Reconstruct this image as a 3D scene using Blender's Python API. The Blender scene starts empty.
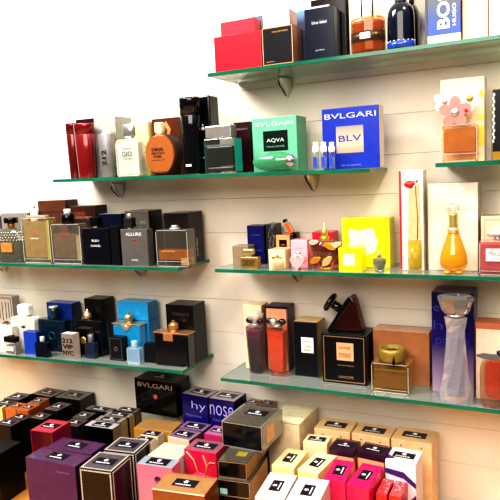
import bpy, bmesh, math, random
from mathutils import Vector, Matrix
random.seed(7)
CZ = 1.6          # camera height above the floor; S holds heights relative to it
COL = bpy.context.scene.collection
PI = math.pi

# place of every thing: x, y, z (from the camera height), turn, width, depth, height, in metres
S = {
    's1_red_front': (-0.6021, 1.227, 0.2264, 0, 0.1121, 0.03, 0.0752),
    's1_red_back': (-0.6278, 1.285, 0.2264, 0, 0.0858, 0.03, 0.1193),
    's1_grey': (-0.6005, 1.317, 0.2264, 0, 0.0353, 0.028, 0.1295),
    's1_cream': (-0.5353, 1.2995, 0.2264, 0, 0.0619, 0.055, 0.1269),
    's1_blackcopper': (-0.5086, 1.237, 0.2264, 0, 0.0702, 0.05, 0.0782),
    's1_bluebox': (-0.4757, 1.29, 0.2264, 0, 0.0171, 0.05, 0.1152),
    's1_navy': (-0.4164, 1.232, 0.2264, 0, 0.0616, 0.04, 0.1005),
    's1_whitecap': (-0.4332, 1.295, 0.2264, 0, 0.04, 0.05, 0.1388),
    's1_tall': (-0.3925, 1.288, 0.2264, 0, 0.0311, 0.06, 0.1645),
    's1_amber': (-0.3222, 1.2295, 0.2264, 0, 0.0682, 0.045, 0.0689),
    's1_white': (-0.3504, 1.2975, 0.2264, 0, 0.0463, 0.045, 0.1478),
    's1_bluebottle': (-0.2579, 1.2295, 0.2264, 0, 0.0528, 0.045, 0.09),
    's1_rounddark': (-0.2461, 1.274, 0.2264, 0, 0.0329, 0.034, 0.0939),
    's1_silver': (-0.2354, 1.313, 0.2264, 0, 0.0295, 0.04, 0.1231),
    's1_boss': (-0.1778, 1.2345, 0.2264, 0, 0.0632, 0.045, 0.115),
    's1_peach': (-0.1227, 1.245, 0.2264, 0, 0.0437, 0.05, 0.1039),
    's1_cream2': (-0.0776, 1.245, 0.2264, 0, 0.043, 0.05, 0.0926),
    's2_tubeA': (-1.0526, 1.231, 0.0138, 0, 0.0563, 0.042, 0.1363),
    's2_tubeB': (-1.127, 1.273, 0.0142, 0, 0.036, 0.034, 0.1444),
    's2_maroon': (-1.1035, 1.3125, 0.0136, 0, 0.0613, 0.035, 0.1556),
    's2_grey': (-1.012, 1.297, 0.0129, 0, 0.0672, 0.07, 0.1518),
    's2_212': (-0.9831, 1.2295, 0.0131, 0, 0.04, 0.045, 0.105),
    's2_gold': (-0.9835, 1.2565, 0.0127, 0, 0.0126, 0.008, 0.1146),
    's2_gio': (-0.907, 1.221, 0.0123, 0, 0.0665, 0.028, 0.0887),
    's2_yellow': (-0.9136, 1.2925, 0.0118, 0, 0.0547, 0.045, 0.1331),
    's2_brown': (-0.8399, 1.3, 0.011, 0, 0.0759, 0.05, 0.1379),
    's2_oval': (-0.8153, 1.225, 0.0112, 0, 0.0797, 0.036, 0.0949),
    's2_tallA': (-0.7385, 1.228, 0.0103, 0, 0.0413, 0.042, 0.1724),
    's2_tallB': (-0.7204, 1.2745, 0.0097, 0, 0.0404, 0.045, 0.1787),
    's2_sqbottle': (-0.6577, 1.2285, 0.0092, 0, 0.076, 0.043, 0.077),
    's2_maroon2': (-0.629, 1.2975, 0.0084, 0, 0.041, 0.055, 0.1138),
    's2_aqva': (-0.5411, 1.28, 0.0073, 0, 0.1057, 0.06, 0.1175),
    's2_lens': (-0.5315, 1.224, 0.0075, 0, 0.1037, 0.038, 0.0417),
    's2_v1': (-0.4352, 1.2185, 0.006, 0, 0.0142, 0.013, 0.057),
    's2_v2': (-0.4176, 1.2185, 0.0058, 0, 0.0145, 0.013, 0.0561),
    's2_v3': (-0.4004, 1.2185, 0.0055, 0, 0.0143, 0.013, 0.0552),
    's2_blv': (-0.3684, 1.265, 0.0048, 0, 0.1206, 0.04, 0.1255),
    's2_daisybox': (-0.1488, 1.27, 0.0074, 0, 0.0793, 0.05, 0.1568),
    's2_daisy': (-0.1494, 1.222, 0.0074, 0, 0.063, 0.03, 0.0695),
    's2_zigzag': (-0.0781, 1.255, 0.0074, 0, 0.035, 0.05, 0.1296),
    's3_round': (-1.3419, 1.231, -0.2061, 0, 0.114, 0.042, 0.096),
    's3_purple': (-1.4813, 1.3075, -0.2061, 0, 0.0892, 0.045, 0.1249),
    's3_greybox': (-1.3688, 1.2975, -0.2061, 0, 0.1018, 0.045, 0.1327),
    's3_hermes': (-1.2295, 1.227, -0.2061, 0, 0.0986, 0.028, 0.1218),
    's3_whitecapbox': (-1.2899, 1.275, -0.2061, 0, 0.0357, 0.02, 0.1544),
    's3_brownA': (-1.2339, 1.31, -0.2061, 0, 0.1009, 0.05, 0.1643),
    's3_hermesB': (-1.1258, 1.227, -0.2061, 0, 0.0983, 0.028, 0.1049),
    's3_brownB': (-1.1172, 1.3, -0.2061, 0, 0.086, 0.05, 0.1474),
    's3_bleu': (-1.0283, 1.2255, -0.2061, 0, 0.0867, 0.025, 0.094),
    's3_navybox': (-1.0218, 1.285, -0.2061, 0, 0.0749, 0.04, 0.1253),
    's3_darkback': (-0.9686, 1.2355, -0.2061, 0, 0.0264, 0.045, 0.0987),
    's3_allure': (-0.9094, 1.2255, -0.2061, 0, 0.0796, 0.025, 0.091),
    's3_allurebox': (-0.9329, 1.292, -0.2061, 0, 0.0728, 0.06, 0.1318),
    's3_amber': (-0.7986, 1.2275, -0.2061, 0, 0.0885, 0.035, 0.0884),
    's3_blackbox': (-0.8168, 1.297, -0.2061, 0, 0.0696, 0.07, 0.1249),
    's3_taupe': (-0.6383, 1.2675, -0.2061, 0, 0.0415, 0.035, 0.0467),
    's3_goldb': (-0.5992, 1.222, -0.2061, 0, 0.0435, 0.018, 0.0269),
    's3_navy2': (-0.6154, 1.3045, -0.2061, 0, 0.0429, 0.035, 0.0906),
    's3_emboss': (-0.5796, 1.3125, -0.2061, 0, 0.0256, 0.035, 0.0931),
    's3_creamcube': (-0.5393, 1.2545, -0.2061, 0, 0.0398, 0.045, 0.0419),
    's3_dome': (-0.5315, 1.2185, -0.2061, 0, 0.0309, 0.017, 0.0262),
    's3_peach': (-0.5445, 1.297, -0.2061, 0, 0.0335, 0.03, 0.0688),
    's3_blackpeach': (-0.5376, 1.324, -0.2061, 0, 0.0289, 0.02, 0.0712),
    's3_pinkbox': (-0.4909, 1.259, -0.2061, 0, 0.0389, 0.028, 0.0617),
    's3_heart': (-0.4836, 1.22, -0.2061, 0, 0.0276, 0.02, 0.0356),
    's3_redbox': (-0.4515, 1.31, -0.2061, 0, 0.0494, 0.04, 0.0746),
    's3_lolita': (-0.426, 1.23, -0.2061, 0, 0.0686, 0.042, 0.064),
    's3_yellow': (-0.3501, 1.3, -0.2061, 0, 0.1027, 0.05, 0.1058),
    's3_yellow2': (-0.3661, 1.2295, -0.2061, 0, 0.0489, 0.035, 0.0494),
    's3_mini': (-0.3081, 1.223, -0.2061, 0, 0.0296, 0.022, 0.0296),
    's3_kenzobox': (-0.2478, 1.27, -0.2061, 0, 0.0471, 0.04, 0.2026),
    's3_kenzo': (-0.2365, 1.2225, -0.2061, 0, 0.0271, 0.025, 0.1776),
    's3_whitebox': (-0.1698, 1.295, -0.2061, 0, 0.0946, 0.07, 0.1736),
    's3_jadore': (-0.1638, 1.2275, -0.2061, 0, 0.0504, 0.045, 0.1319),
    's3_pinkcream': (-0.091, 1.287, -0.2061, 0, 0.0524, 0.05, 0.1075),
    's3_missdior': (-0.0882, 1.2275, -0.2061, 0, 0.0555, 0.035, 0.0652),
    's4_ornate': (-1.4839, 1.305, -0.4691, 0, 0.1174, 0.03, 0.1471),
    's4_whitebox': (-1.4079, 1.235, -0.469, 0, 0.0876, 0.02, 0.0759),
    's4_minidark': (-1.3552, 1.213, -0.4685, 0, 0.0444, 0.02, 0.0556),
    's4_lacoste': (-1.3479, 1.265, -0.4674, 0, 0.0933, 0.03, 0.0985),
    's4_bluebox': (-1.2512, 1.3165, -0.4648, 0, 0.0938, 0.037, 0.1312),
    's4_teal': (-1.2513, 1.277, -0.4654, 0, 0.1003, 0.03, 0.0908),
    's4_bluesmall': (-1.2939, 1.233, -0.467, 0, 0.0489, 0.022, 0.0651),
    's4_minidark2': (-1.2391, 1.213, -0.4662, 0, 0.0436, 0.014, 0.0444),
    's4_212': (-1.1482, 1.2236, -0.4643, 0, 0.0417, 0.024, 0.0699),
    's4_black': (-1.1144, 1.31, -0.4624, 0, 0.0628, 0.05, 0.1494),
    's4_darkgold': (-1.1113, 1.267, -0.4629, 0, 0.0896, 0.03, 0.0993),
    's4_minigrey': (-1.0913, 1.239, -0.4628, 0, 0.0322, 0.018, 0.0433),
    's4_darksmall': (-1.0043, 1.242, -0.461, 0, 0.0453, 0.02, 0.0637),
    's4_cyanbox': (-0.9832, 1.3075, -0.4596, 0, 0.0976, 0.045, 0.1447),
    's4_versace': (-0.9851, 1.2685, -0.4601, 0, 0.087, 0.027, 0.0904),
    's4_minicyan': (-0.9419, 1.229, -0.4598, 0, 0.0389, 0.018, 0.0418),
    's4_darksmall2': (-0.9011, 1.2464, -0.4586, 0, 0.0367, 0.018, 0.0495),
    's4_versdark': (-0.829, 1.242, -0.457, 0, 0.0963, 0.034, 0.0822),
    's4_blackR': (-0.823, 1.292, -0.4563, 0, 0.0797, 0.06, 0.1463),
    's4_creambox': (-0.632, 1.305, -0.462, 0, 0.0481, 0.04, 0.1568),
    's4_tresor': (-0.6148, 1.2639, -0.462, 0, 0.0415, 0.036, 0.1139),
    's4_peach': (-0.572, 1.3125, -0.462, 0, 0.0555, 0.045, 0.1528),
    's4_orange': (-0.5594, 1.263, -0.462, 0, 0.0464, 0.034, 0.1153),
    's4_blackgold': (-0.4931, 1.2975, -0.462, 0, 0.0585, 0.055, 0.1278),
    's4_lanuit': (-0.3975, 1.29, -0.462, 0, 0.0998, 0.08, 0.1097),
    's4_gold': (-0.2915, 1.247, -0.462, 0, 0.0779, 0.05, 0.0633),
    's4_orangebox': (-0.2813, 1.31, -0.462, 0, 0.1201, 0.05, 0.1179),
    's4_hypnose': (-0.1716, 1.297, -0.462, 0, 0.0814, 0.07, 0.2106),
    's4_crystal': (-0.1604, 1.223, -0.462, 0, 0.0525, 0.036, 0.1722),
    's4_cream3': (-0.09, 1.275, -0.462, 0, 0.0716, 0.05, 0.1541),
    's4_orangeR': (-0.0779, 1.2225, -0.462, 0, 0.0687, 0.035, 0.108),
    'p_olive1': (-1.3192, 1.2981, -0.75, -0.0583, 0.0816, 0.0597, 0.145),
    'p_olive2': (-1.2286, 1.3064, -0.75, 0.0356, 0.0908, 0.0657, 0.145),
    'p_navy1': (-1.365, 1.1827, -0.75, 0.0821, 0.051, 0.0333, 0.15),
    'p_navy2': (-1.3838, 1.2417, -0.75, 0.0587, 0.0578, 0.053, 0.145),
    'p_orange1': (-1.3171, 1.1741, -0.75, 0.0244, 0.0386, 0.0456, 0.15),
    'p_orange2': (-1.2768, 1.1781, -0.75, 0.0751, 0.0401, 0.0491, 0.15),
    'p_orange3': (-1.2873, 1.225, -0.75, 0.12, 0.0395, 0.0459, 0.15),
    'p_cream1': (-1.3686, 1.1548, -0.75, 0.12, 0.0452, 0.019, 0.15),
    'p_blk1': (-1.2654, 1.0965, -0.75, 0.0585, 0.0557, 0.0399, 0.14),
    'p_blk2': (-1.263, 1.136, -0.75, 0.034, 0.0522, 0.034, 0.14),
    'p_blk3': (-1.2129, 1.159, -0.75, -0.0044, 0.0461, 0.0398, 0.14),
    'p_blk4': (-1.1988, 1.2089, -0.75, -0.0208, 0.0492, 0.0583, 0.15),
    'p_blk5': (-1.1125, 1.2131, -0.75, 0.0584, 0.047, 0.0468, 0.135),
    'p_blk6': (-1.1024, 1.1665, -0.75, 0.0316, 0.0503, 0.0467, 0.135),
    'p_dk9': (-1.1, 1.2645, -0.75, -0.0021, 0.0847, 0.0324, 0.135),
    'p_sil1': (-0.9978, 1.1493, -0.75, 0.0588, 0.0851, 0.0353, 0.15),
    'p_sil2': (-1.0006, 1.1855, -0.75, 0.099, 0.0781, 0.0331, 0.15),
    'p_sil3': (-0.999, 1.2175, -0.75, 0.12, 0.0752, 0.0288, 0.15),
    'p_sil4': (-0.9967, 1.2541, -0.75, 0.0559, 0.0608, 0.03, 0.15),
    'p_red': (-1.1014, 1.0807, -0.75, 0.0763, 0.0646, 0.0701, 0.16),
    'p_purp1': (-0.9928, 0.989, -0.75, 0.0207, 0.144, 0.0575, 0.14),
    'p_purp2': (-0.9931, 1.0489, -0.75, 0.0474, 0.128, 0.0585, 0.14),
    'p_strip1': (-0.8591, 0.9897, -0.75, 0.12, 0.0805, 0.0791, 0.15),
    'p_strip2': (-0.8652, 1.0744, -0.75, 0.12, 0.0807, 0.0734, 0.15),
    'p_blackbig': (-1.2193, 0.9995, -0.75, 0.0732, 0.1138, 0.082, 0.125),
    'p_gold': (-0.8758, 1.2152, -0.75, 0.1192, 0.1061, 0.0612, 0.14),
    'p_bvlgari': (-0.9171, 1.3028, -0.61, -0.0318, 0.1315, 0.0663, 0.093),
    'p_st1': (-0.8538, 1.1583, -0.75, 0.0587, 0.0485, 0.0285, 0.145),
    'p_st2': (-0.8508, 1.1269, -0.75, 0.0209, 0.0489, 0.0219, 0.145),
    'p_st3': (-0.771, 1.1717, -0.75, -0.0557, 0.0613, 0.0507, 0.15),
    'p_st4': (-0.7707, 1.221, -0.75, 0.0032, 0.0686, 0.0432, 0.15),
    'p_pinksm': (-0.7038, 1.2158, -0.75, 0.0021, 0.0482, 0.0515, 0.15),
    'p_creamtop': (-0.758, 1.0925, -0.75, 0.0125, 0.0769, 0.0704, 0.145),
    'p_pink': (-0.7477, 1.0296, -0.75, 0.094, 0.085, 0.0395, 0.15),
    'p_magenta': (-0.6786, 1.1142, -0.75, 0.041, 0.0788, 0.0578, 0.16),
    'p_brown': (-0.6429, 0.9702, -0.75, 0.12, 0.1121, 0.0706, 0.15),
    'p_hyp1': (-0.7916, 1.2903, -0.75, -0.1153, 0.0806, 0.0558, 0.21),
    'p_hyp2': (-0.7134, 1.2887, -0.75, -0.0419, 0.0725, 0.0631, 0.21),
    'p_sm1': (-0.6524, 1.3076, -0.75, -0.068, 0.0323, 0.0403, 0.195),
    'p_sm2': (-0.615, 1.3106, -0.75, -0.0429, 0.0338, 0.041, 0.195),
    'p_top': (-0.5784, 1.1527, -0.575, -0.0149, 0.0962, 0.1057, 0.055),
    'p_mid': (-0.5812, 1.1117, -0.61, 0.12, 0.0621, 0.1486, 0.035),
    'p_low': (-0.5747, 1.0881, -0.75, 0.12, 0.0714, 0.1187, 0.14),
    'p_creambig': (-0.5318, 1.2706, -0.75, -0.0241, 0.0774, 0.1131, 0.195),
    'p_yelA': (-0.489, 1.1432, -0.75, 0.0096, 0.0497, 0.0848, 0.15),
    'p_yelB': (-0.4279, 1.1441, -0.75, -0.12, 0.0466, 0.0893, 0.15),
    'p_whA': (-0.4694, 1.0253, -0.75, 0.12, 0.057, 0.0999, 0.15),
    'p_whB': (-0.4063, 1.0307, -0.75, 0.0936, 0.062, 0.0968, 0.15),
    'p_peA': (-0.4549, 1.2209, -0.75, 0.0729, 0.0539, 0.0422, 0.165),
    'p_peB': (-0.3889, 1.2134, -0.75, -0.009, 0.0524, 0.053, 0.165),
    'p_peC': (-0.3249, 1.2147, -0.75, -0.12, 0.058, 0.0478, 0.165),
    'p_ribbon': (-0.2591, 1.1961, -0.75, -0.0329, 0.0611, 0.063, 0.17),
    'p_tan1': (-0.4324, 1.2863, -0.75, 0.0179, 0.0832, 0.0668, 0.175),
    'p_tan2': (-0.3436, 1.2854, -0.75, -0.0225, 0.0844, 0.064, 0.175),
    'p_tan3': (-0.2557, 1.2902, -0.75, -0.0254, 0.0858, 0.0716, 0.175),
    'p_pk1': (-0.3748, 1.1281, -0.75, 0.0823, 0.0436, 0.0898, 0.15),
    'p_pk2': (-0.321, 1.1261, -0.75, -0.0629, 0.0447, 0.0967, 0.15),
    'p_rd1': (-0.2841, 1.1326, -0.75, 0.0145, 0.0213, 0.0635, 0.13),
    'p_rd2': (-0.2576, 1.1327, -0.75, -0.0116, 0.0232, 0.0622, 0.13),
}

# ------------------------------------------------------------ materials
_M = {}
def srgb(c):
    if isinstance(c, str):
        c = c.lstrip('#'); c = [int(c[i:i+2], 16)/255 for i in (0, 2, 4)]
    return tuple(((v+.055)/1.055)**2.4 if v > .04045 else v/12.92 for v in c) + (1.0,)
def newmat(key):
    m = bpy.data.materials.new(key); m.use_nodes = True
    nt = m.node_tree; nt.nodes.clear()
    out = nt.nodes.new('ShaderNodeOutputMaterial')
    return m, nt, out
def paint(c, rough=.35, metal=0., var=.08, scale=60., coat=0., spec=.5):
    """plain surface with a faint procedural tone variation"""
    key = ('p', c, rough, metal, var, scale, coat)
    if key in _M: return _M[key]
    m, nt, out = newmat('surface_%s' % str(c).lstrip('#'))
    p = nt.nodes.new('ShaderNodeBsdfPrincipled'); nt.links.new(p.outputs[0], out.inputs[0])
    tc = nt.nodes.new('ShaderNodeTexCoord'); n = nt.nodes.new('ShaderNodeTexNoise')
    n.inputs['Scale'].default_value = scale; n.inputs['Detail'].default_value = 2
    nt.links.new(tc.outputs['Object'], n.inputs['Vector'])
    r = nt.nodes.new('ShaderNodeValToRGB'); a = srgb(c)
    lum = .3*a[0]+.6*a[1]+.1*a[2]
    if not metal and lum < .06: a = tuple(v*(.45+.55*lum/.06) for v in a[:3])+(1,); coat *= .7; p.inputs['Specular IOR Level'].default_value = .3
    r.color_ramp.elements[0].position = .3; r.color_ramp.elements[1].position = .7
    r.color_ramp.elements[0].color = tuple(max(0, v*(1-var)) for v in a[:3])+(1,)
    r.color_ramp.elements[1].color = tuple(min(1, v*(1+var)+.002) for v in a[:3])+(1,)
    nt.links.new(n.outputs['Fac'], r.inputs[0]); nt.links.new(r.outputs[0], p.inputs['Base Color'])
    p.inputs['Roughness'].default_value = rough; p.inputs['Metallic'].default_value = metal
    p.inputs['Coat Weight'].default_value = coat; p.inputs['Coat Roughness'].default_value = .08
    _M[key] = m; return m
def gradient(c0, c1, z0, z1, rough=.3, mid=None):
    """vertical two or three colour print"""
    key = ('g', c0, c1, z0, z1, rough, mid)
    if key in _M: return _M[key]
    m, nt, out = newmat('gradient_print')
    p = nt.nodes.new('ShaderNodeBsdfPrincipled'); nt.links.new(p.outputs[0], out.inputs[0])
    tc = nt.nodes.new('ShaderNodeTexCoord'); s = nt.nodes.new('ShaderNodeSeparateXYZ')
    nt.links.new(tc.outputs['Object'], s.inputs[0])
    mr = nt.nodes.new('ShaderNodeMapRange'); mr.inputs[1].default_value = z0; mr.inputs[2].default_value = z1
    nt.links.new(s.outputs[2], mr.inputs[0])
    r = nt.nodes.new('ShaderNodeValToRGB')
    r.color_ramp.elements[0].color = srgb(c0); r.color_ramp.elements[1].color = srgb(c1)
    if mid:
        e = r.color_ramp.elements.new(.5); e.color = srgb(mid)
    nt.links.new(mr.outputs[0], r.inputs[0]); nt.links.new(r.outputs[0], p.inputs['Base Color'])
    p.inputs['Roughness'].default_value = rough
    _M[key] = m; return m
def glass(tint='#f4f7f6', edge='#ffffff', body=.03, gloss=.03, rough=.03):
    """thin clear glass: tinted see-through, mirror sheen, paler towards its rims"""
    body = body*.14 if body < .3 else body*.7
    key = ('gl', tint, edge, body, gloss, rough)
    if key in _M: return _M[key]
    m, nt, out = newmat('clear_glass')
    t = nt.nodes.new('ShaderNodeBsdfTransparent'); t.inputs[0].default_value = srgb(tint)
    g = nt.nodes.new('ShaderNodeBsdfGlossy'); g.inputs['Roughness'].default_value = rough
    d = nt.nodes.new('ShaderNodeBsdfDiffuse'); d.inputs[0].default_value = srgb(edge)
    lw = nt.nodes.new('ShaderNodeLayerWeight'); lw.inputs[0].default_value = .12
    mp = nt.nodes.new('ShaderNodeMapRange'); mp.inputs[3].default_value = body; mp.inputs[3].default_value = body; mp.inputs[4].default_value = min(1, body+.4)
    nt.links.new(lw.outputs['Facing'], mp.inputs[0])
    m1 = nt.nodes.new('ShaderNodeMixShader'); nt.links.new(mp.outputs[0], m1.inputs[0])
    nt.links.new(t.outputs[0], m1.inputs[1]); nt.links.new(d.outputs[0], m1.inputs[2])
    mg = nt.nodes.new('ShaderNodeMapRange'); mg.inputs[3].default_value = gloss; mg.inputs[3].default_value = gloss*.4; mg.inputs[4].default_value = .6
    nt.links.new(lw.outputs['Fresnel'], mg.inputs[0])
    m2 = nt.nodes.new('ShaderNodeMixShader'); nt.links.new(mg.outputs[0], m2.inputs[0])
    nt.links.new(m1.outputs[0], m2.inputs[1]); nt.links.new(g.outputs[0], m2.inputs[2])
    nt.links.new(m2.outputs[0], out.inputs[0]); _M[key] = m; return m
def liquid(c, dens=.6, rough=.1):
    key = ('lq', c, dens)
    if key in _M: return _M[key]
    m, nt, out = newmat('liquid_%s' % c.lstrip('#'))
    t = nt.nodes.new('ShaderNodeBsdfTransparent'); t.inputs[0].default_value = srgb(c)
    p = nt.nodes.new('ShaderNodeBsdfPrincipled'); p.inputs['Roughness'].default_value = rough
    tc = nt.nodes.new('ShaderNodeTexCoord'); n = nt.nodes.new('ShaderNodeTexNoise'); n.inputs['Scale'].default_value = 45
    nt.links.new(tc.outputs['Object'], n.inputs['Vector'])
    r = nt.nodes.new('ShaderNodeValToRGB'); a = srgb(c)
    r.color_ramp.elements[0].color = tuple(v*.6 for v in a[:3])+(1,); r.color_ramp.elements[1].color = tuple(min(1, v*1.15+.005) for v in a[:3])+(1,)
    nt.links.new(n.outputs['Fac'], r.inputs[0]); nt.links.new(r.outputs[0], p.inputs['Base Color'])
    mx = nt.nodes.new('ShaderNodeMixShader'); mx.inputs[0].default_value = dens
    nt.links.new(t.outputs[0], mx.inputs[1]); nt.links.new(p.outputs[0], mx.inputs[2])
    nt.links.new(mx.outputs[0], out.inputs[0]); _M[key] = m; return m
def metal(c='#c8c8c8', rough=.22): return paint(c, rough+.1, .8, .05)
SILVER = metal('#d6d6d6'); GOLD = metal('#d8b25a'); DARKMETAL = metal('#3a3a3e', .3)
WHITE = paint('#f4f2ee', .4); BLACK = paint('#0b0b0e', .18, coat=.5); OFF = paint('#efe6d2', .45)

# ------------------------------------------------------------ mesh building
class MB:
    def __init__(s): s.bm = bmesh.new()
    def _mi(s, vs, mi):
        if mi:
            st = set(vs)
            for f in s.bm.faces:
                if f.verts[0] in st: f.material_index = mi
    def box(s, cx, cy, z0, w, d, h, mi=0, bev=0., faces=None, seg=2):
        r = bmesh.ops.create_cube(s.bm, size=1.0); vs = r['verts']
        for v in vs: v.co = Vector((cx+v.co.x*w, cy+v.co.y*d, z0+(v.co.z+.5)*h))
        fs = list({f for v in vs for f in v.link_faces})
        for f in fs:
            f.normal_update(); n = f.normal
            if faces: f.material_index = faces[2] if n.z > .5 else (faces[1] if abs(n.x) > .5 else faces[0])
            else: f.material_index = mi
        if bev:
            es = list({e for v in vs for e in v.link_edges})
            bmesh.ops.bevel(s.bm, geom=es, offset=min(bev, w*.3, d*.3, h*.3), segments=seg, affect='EDGES', profile=.5)
        return s
    def lathe(s, prof, seg=28, cx=0, cy=0, z0=0, sx=1., sy=1., mi=0, rot=0.):
        rings = []
        for r, z in prof:
            if r < 1e-6: rings.append([s.bm.verts.new((cx, cy, z0+z))])
            else: rings.append([s.bm.verts.new((cx+r*sx*math.cos(rot+2*PI*i/seg), cy+r*sy*math.sin(rot+2*PI*i/seg), z0+z)) for i in range(seg)])
        def F(vs):
            f = s.bm.faces.new(vs); f.material_index = mi; f.smooth = seg > 8
        for a, b in zip(rings, rings[1:]):
            if len(a) == 1 and len(b) == 1: continue
            if len(a) == 1:
                for i in range(seg): F((a[0], b[(i+1) % seg], b[i]))
            elif len(b) == 1:
                for i in range(seg): F((a[i], a[(i+1) % seg], b[0]))
            else:
                for i in range(seg): F((a[i], a[(i+1) % seg], b[(i+1) % seg], b[i]))
        if len(rings[0]) > 1: F(list(reversed(rings[0])))
        if len(rings[-1]) > 1: F(rings[-1])
        return s
    def cyl(s, r, z0, h, cx=0, cy=0, seg=24, mi=0, sx=1., sy=1., bev=0.):
        b = bev or r*.08
        return s.lathe([(r-b, 0), (r, b), (r, h-b), (r-b, h)], seg, cx, cy, z0, sx, sy, mi)
    def prism(s, pts, y0, y1, mi=0, bev=0.):
        """outline (x,z) pushed along depth"""
        a = [s.bm.verts.new((x, y0, z)) for x, z in pts]; b = [s.bm.verts.new((x, y1, z)) for x, z in pts]
        n = len(pts); fs = [s.bm.faces.new(a), s.bm.faces.new(list(reversed(b)))]
        for i in range(n): fs.append(s.bm.faces.new((a[(i+1) % n], a[i], b[i], b[(i+1) % n])))
        for f in fs: f.material_index = mi
        if bev:
            es = [e for e in s.bm.edges if e.verts[0] in a+b and e.verts[1] in a+b]
            bmesh.ops.bevel(s.bm, geom=es, offset=bev, segments=2, affect='EDGES', profile=.5)
        return s
    def flat(s, pts, z, mi=0, t=.0004):
        """outline (x,y) lying flat"""
        a = [s.bm.verts.new((x, y, z)) for x, y in pts]; b = [s.bm.verts.new((x, y, z+t)) for x, y in pts]
        n = len(pts); fs = [s.bm.faces.new(b), s.bm.faces.new(list(reversed(a)))]
        for i in range(n): fs.append(s.bm.faces.new((a[i], a[(i+1) % n], b[(i+1) % n], b[i])))
        for f in fs: f.material_index = mi
        return s
    def ball(s, r, c, sx=1, sy=1, sz=1, mi=0):
        q = bmesh.ops.create_uvsphere(s.bm, u_segments=20, v_segments=12, radius=r)
        for v in q['verts']: v.co = Vector((c[0]+v.co.x*sx, c[1]+v.co.y*sy, c[2]+v.co.z*sz))
        for f in {f for v in q['verts'] for f in v.link_faces}: f.material_index = mi; f.smooth = True
        return s
    def tube(s, pts, r, seg=10, mi=0):
        rings = []
        P = [Vector(p) for p in pts]
        for i, p in enumerate(P):
            t = (P[min(i+1, len(P)-1)]-P[max(i-1, 0)]).normalized()
            up = Vector((0, 0, 1)) if abs(t.z) < .9 else Vector((1, 0, 0))
            u = t.cross(up).normalized(); v = t.cross(u)
            rr = r[i] if isinstance(r, (list, tuple)) else r
            rings.append([s.bm.verts.new(p+(u*math.cos(2*PI*k/seg)+v*math.sin(2*PI*k/seg))*rr) for k in range(seg)])
        for a, b in zip(rings, rings[1:]):
            for k in range(seg):
                f = s.bm.faces.new((a[k], a[(k+1) % seg], b[(k+1) % seg], b[k])); f.material_index = mi; f.smooth = True
        s.bm.faces.new(list(reversed(rings[0]))).material_index = mi; s.bm.faces.new(rings[-1]).material_index = mi
        return s
    def move(s, M):
        bmesh.ops.transform(s.bm, matrix=M, verts=s.bm.verts); return s
    def build(s, name, mats, parent=None, label=None):
        bmesh.ops.recalc_face_normals(s.bm, faces=s.bm.faces)
        me = bpy.data.meshes.new(name); s.bm.to_mesh(me); s.bm.free()
        for m in (mats if isinstance(mats, (list, tuple)) else [mats]): me.materials.append(m)
        o = bpy.data.objects.new(name, me); COL.objects.link(o)
        if parent is not None: o.parent = parent
        if label: o['label'] = label
        return o

def tag(o, label, cat, group=None):
    o['label'] = label; o['category'] = cat
    if group: o['group'] = group
def thing(key, name, label, cat, group=None, rz=0.):
    """an Empty at the thing's base; returns it with its measured width, depth, height"""
    x, y, z, r, w, d, h = S[key]
    o = bpy.data.objects.new(name, None); COL.objects.link(o); o.empty_display_size = .02
    o.location = (x, y, z+CZ); o.rotation_euler = (0, 0, r+rz); tag(o, label, cat, group)
    return o, w, d, h
def struct(name, mb, mats):
    o = mb.build(name, mats); o['kind'] = 'structure'; return o

_T = {}
def lettering(parent, text, x, z, w, h, y, mat, face='front', spin=0., name='lettering', label=None, zt=None, bold=0.):
    """raised letters on a face: x,z centre; w,h the size they fill (spin turns them on the face)"""
    k = (text, bold)
    if k not in _T:
        c = bpy.data.curves.new('letters', 'FONT'); c.body = text; c.resolution_u = 3; c.offset = bold
        t = bpy.data.objects.new('letters', c); COL.objects.link(t)
        bpy.context.view_layer.update()
        me = bpy.data.meshes.new_from_object(t)
        bpy.data.objects.remove(t); bpy.data.curves.remove(c)
        xs = [v.co.x for v in me.vertices]; ys = [v.co.y for v in me.vertices]
        _T[k] = ([(v.co.x, v.co.y) for v in me.vertices], [tuple(p.vertices) for p in me.polygons], min(xs), max(xs), min(ys), max(ys))
        bpy.data.meshes.remove(me)
    V, F, x0, x1, y0, y1 = _T[k]
    ca, sa = math.cos(spin), math.sin(spin); vs = []
    for a, b in V:
        u = ((a-x0)/(x1-x0)-.5)*w; v = ((b-y0)/(y1-y0)-.5)*h
        uu, vv = u*ca-v*sa, u*sa+v*ca
        if face == 'front': vs.append((x+uu, y, z+vv))
        elif face == 'top': vs.append((x+uu, z+vv, y))
        else: vs.append((y, x+uu, z+vv))
    me = bpy.data.meshes.new(name); me.from_pydata(vs, [], F); me.materials.append(mat)
    o = bpy.data.objects.new(name, me); COL.objects.link(o); o.parent = parent
    if label: o['label'] = label
    return o
def patch(parent, name, x0, x1, z0, z1, y, mat, t=.0005, label=None, bev=0.):
    return MB().box((x0+x1)/2, y-t/2, z0, x1-x0, t, z1-z0, bev=bev).build(name, mat, parent, label)
def frame_lines(parent, w, h, y, mat, inset=.003, t=.0012, name='printed_frame', cx=0, z0=0):
    mb = MB(); x = w/2-inset
    mb.box(cx, y-.0003, z0+inset, 2*x, .0006, t).box(cx, y-.0003, z0+h-inset-t, 2*x, .0006, t)
    for s in (-1, 1): mb.box(cx+s*(x-t/2), y-.0003, z0+inset+t, t, .0006, h-2*inset-2*t)
    return mb.build(name, mat, parent)

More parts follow.
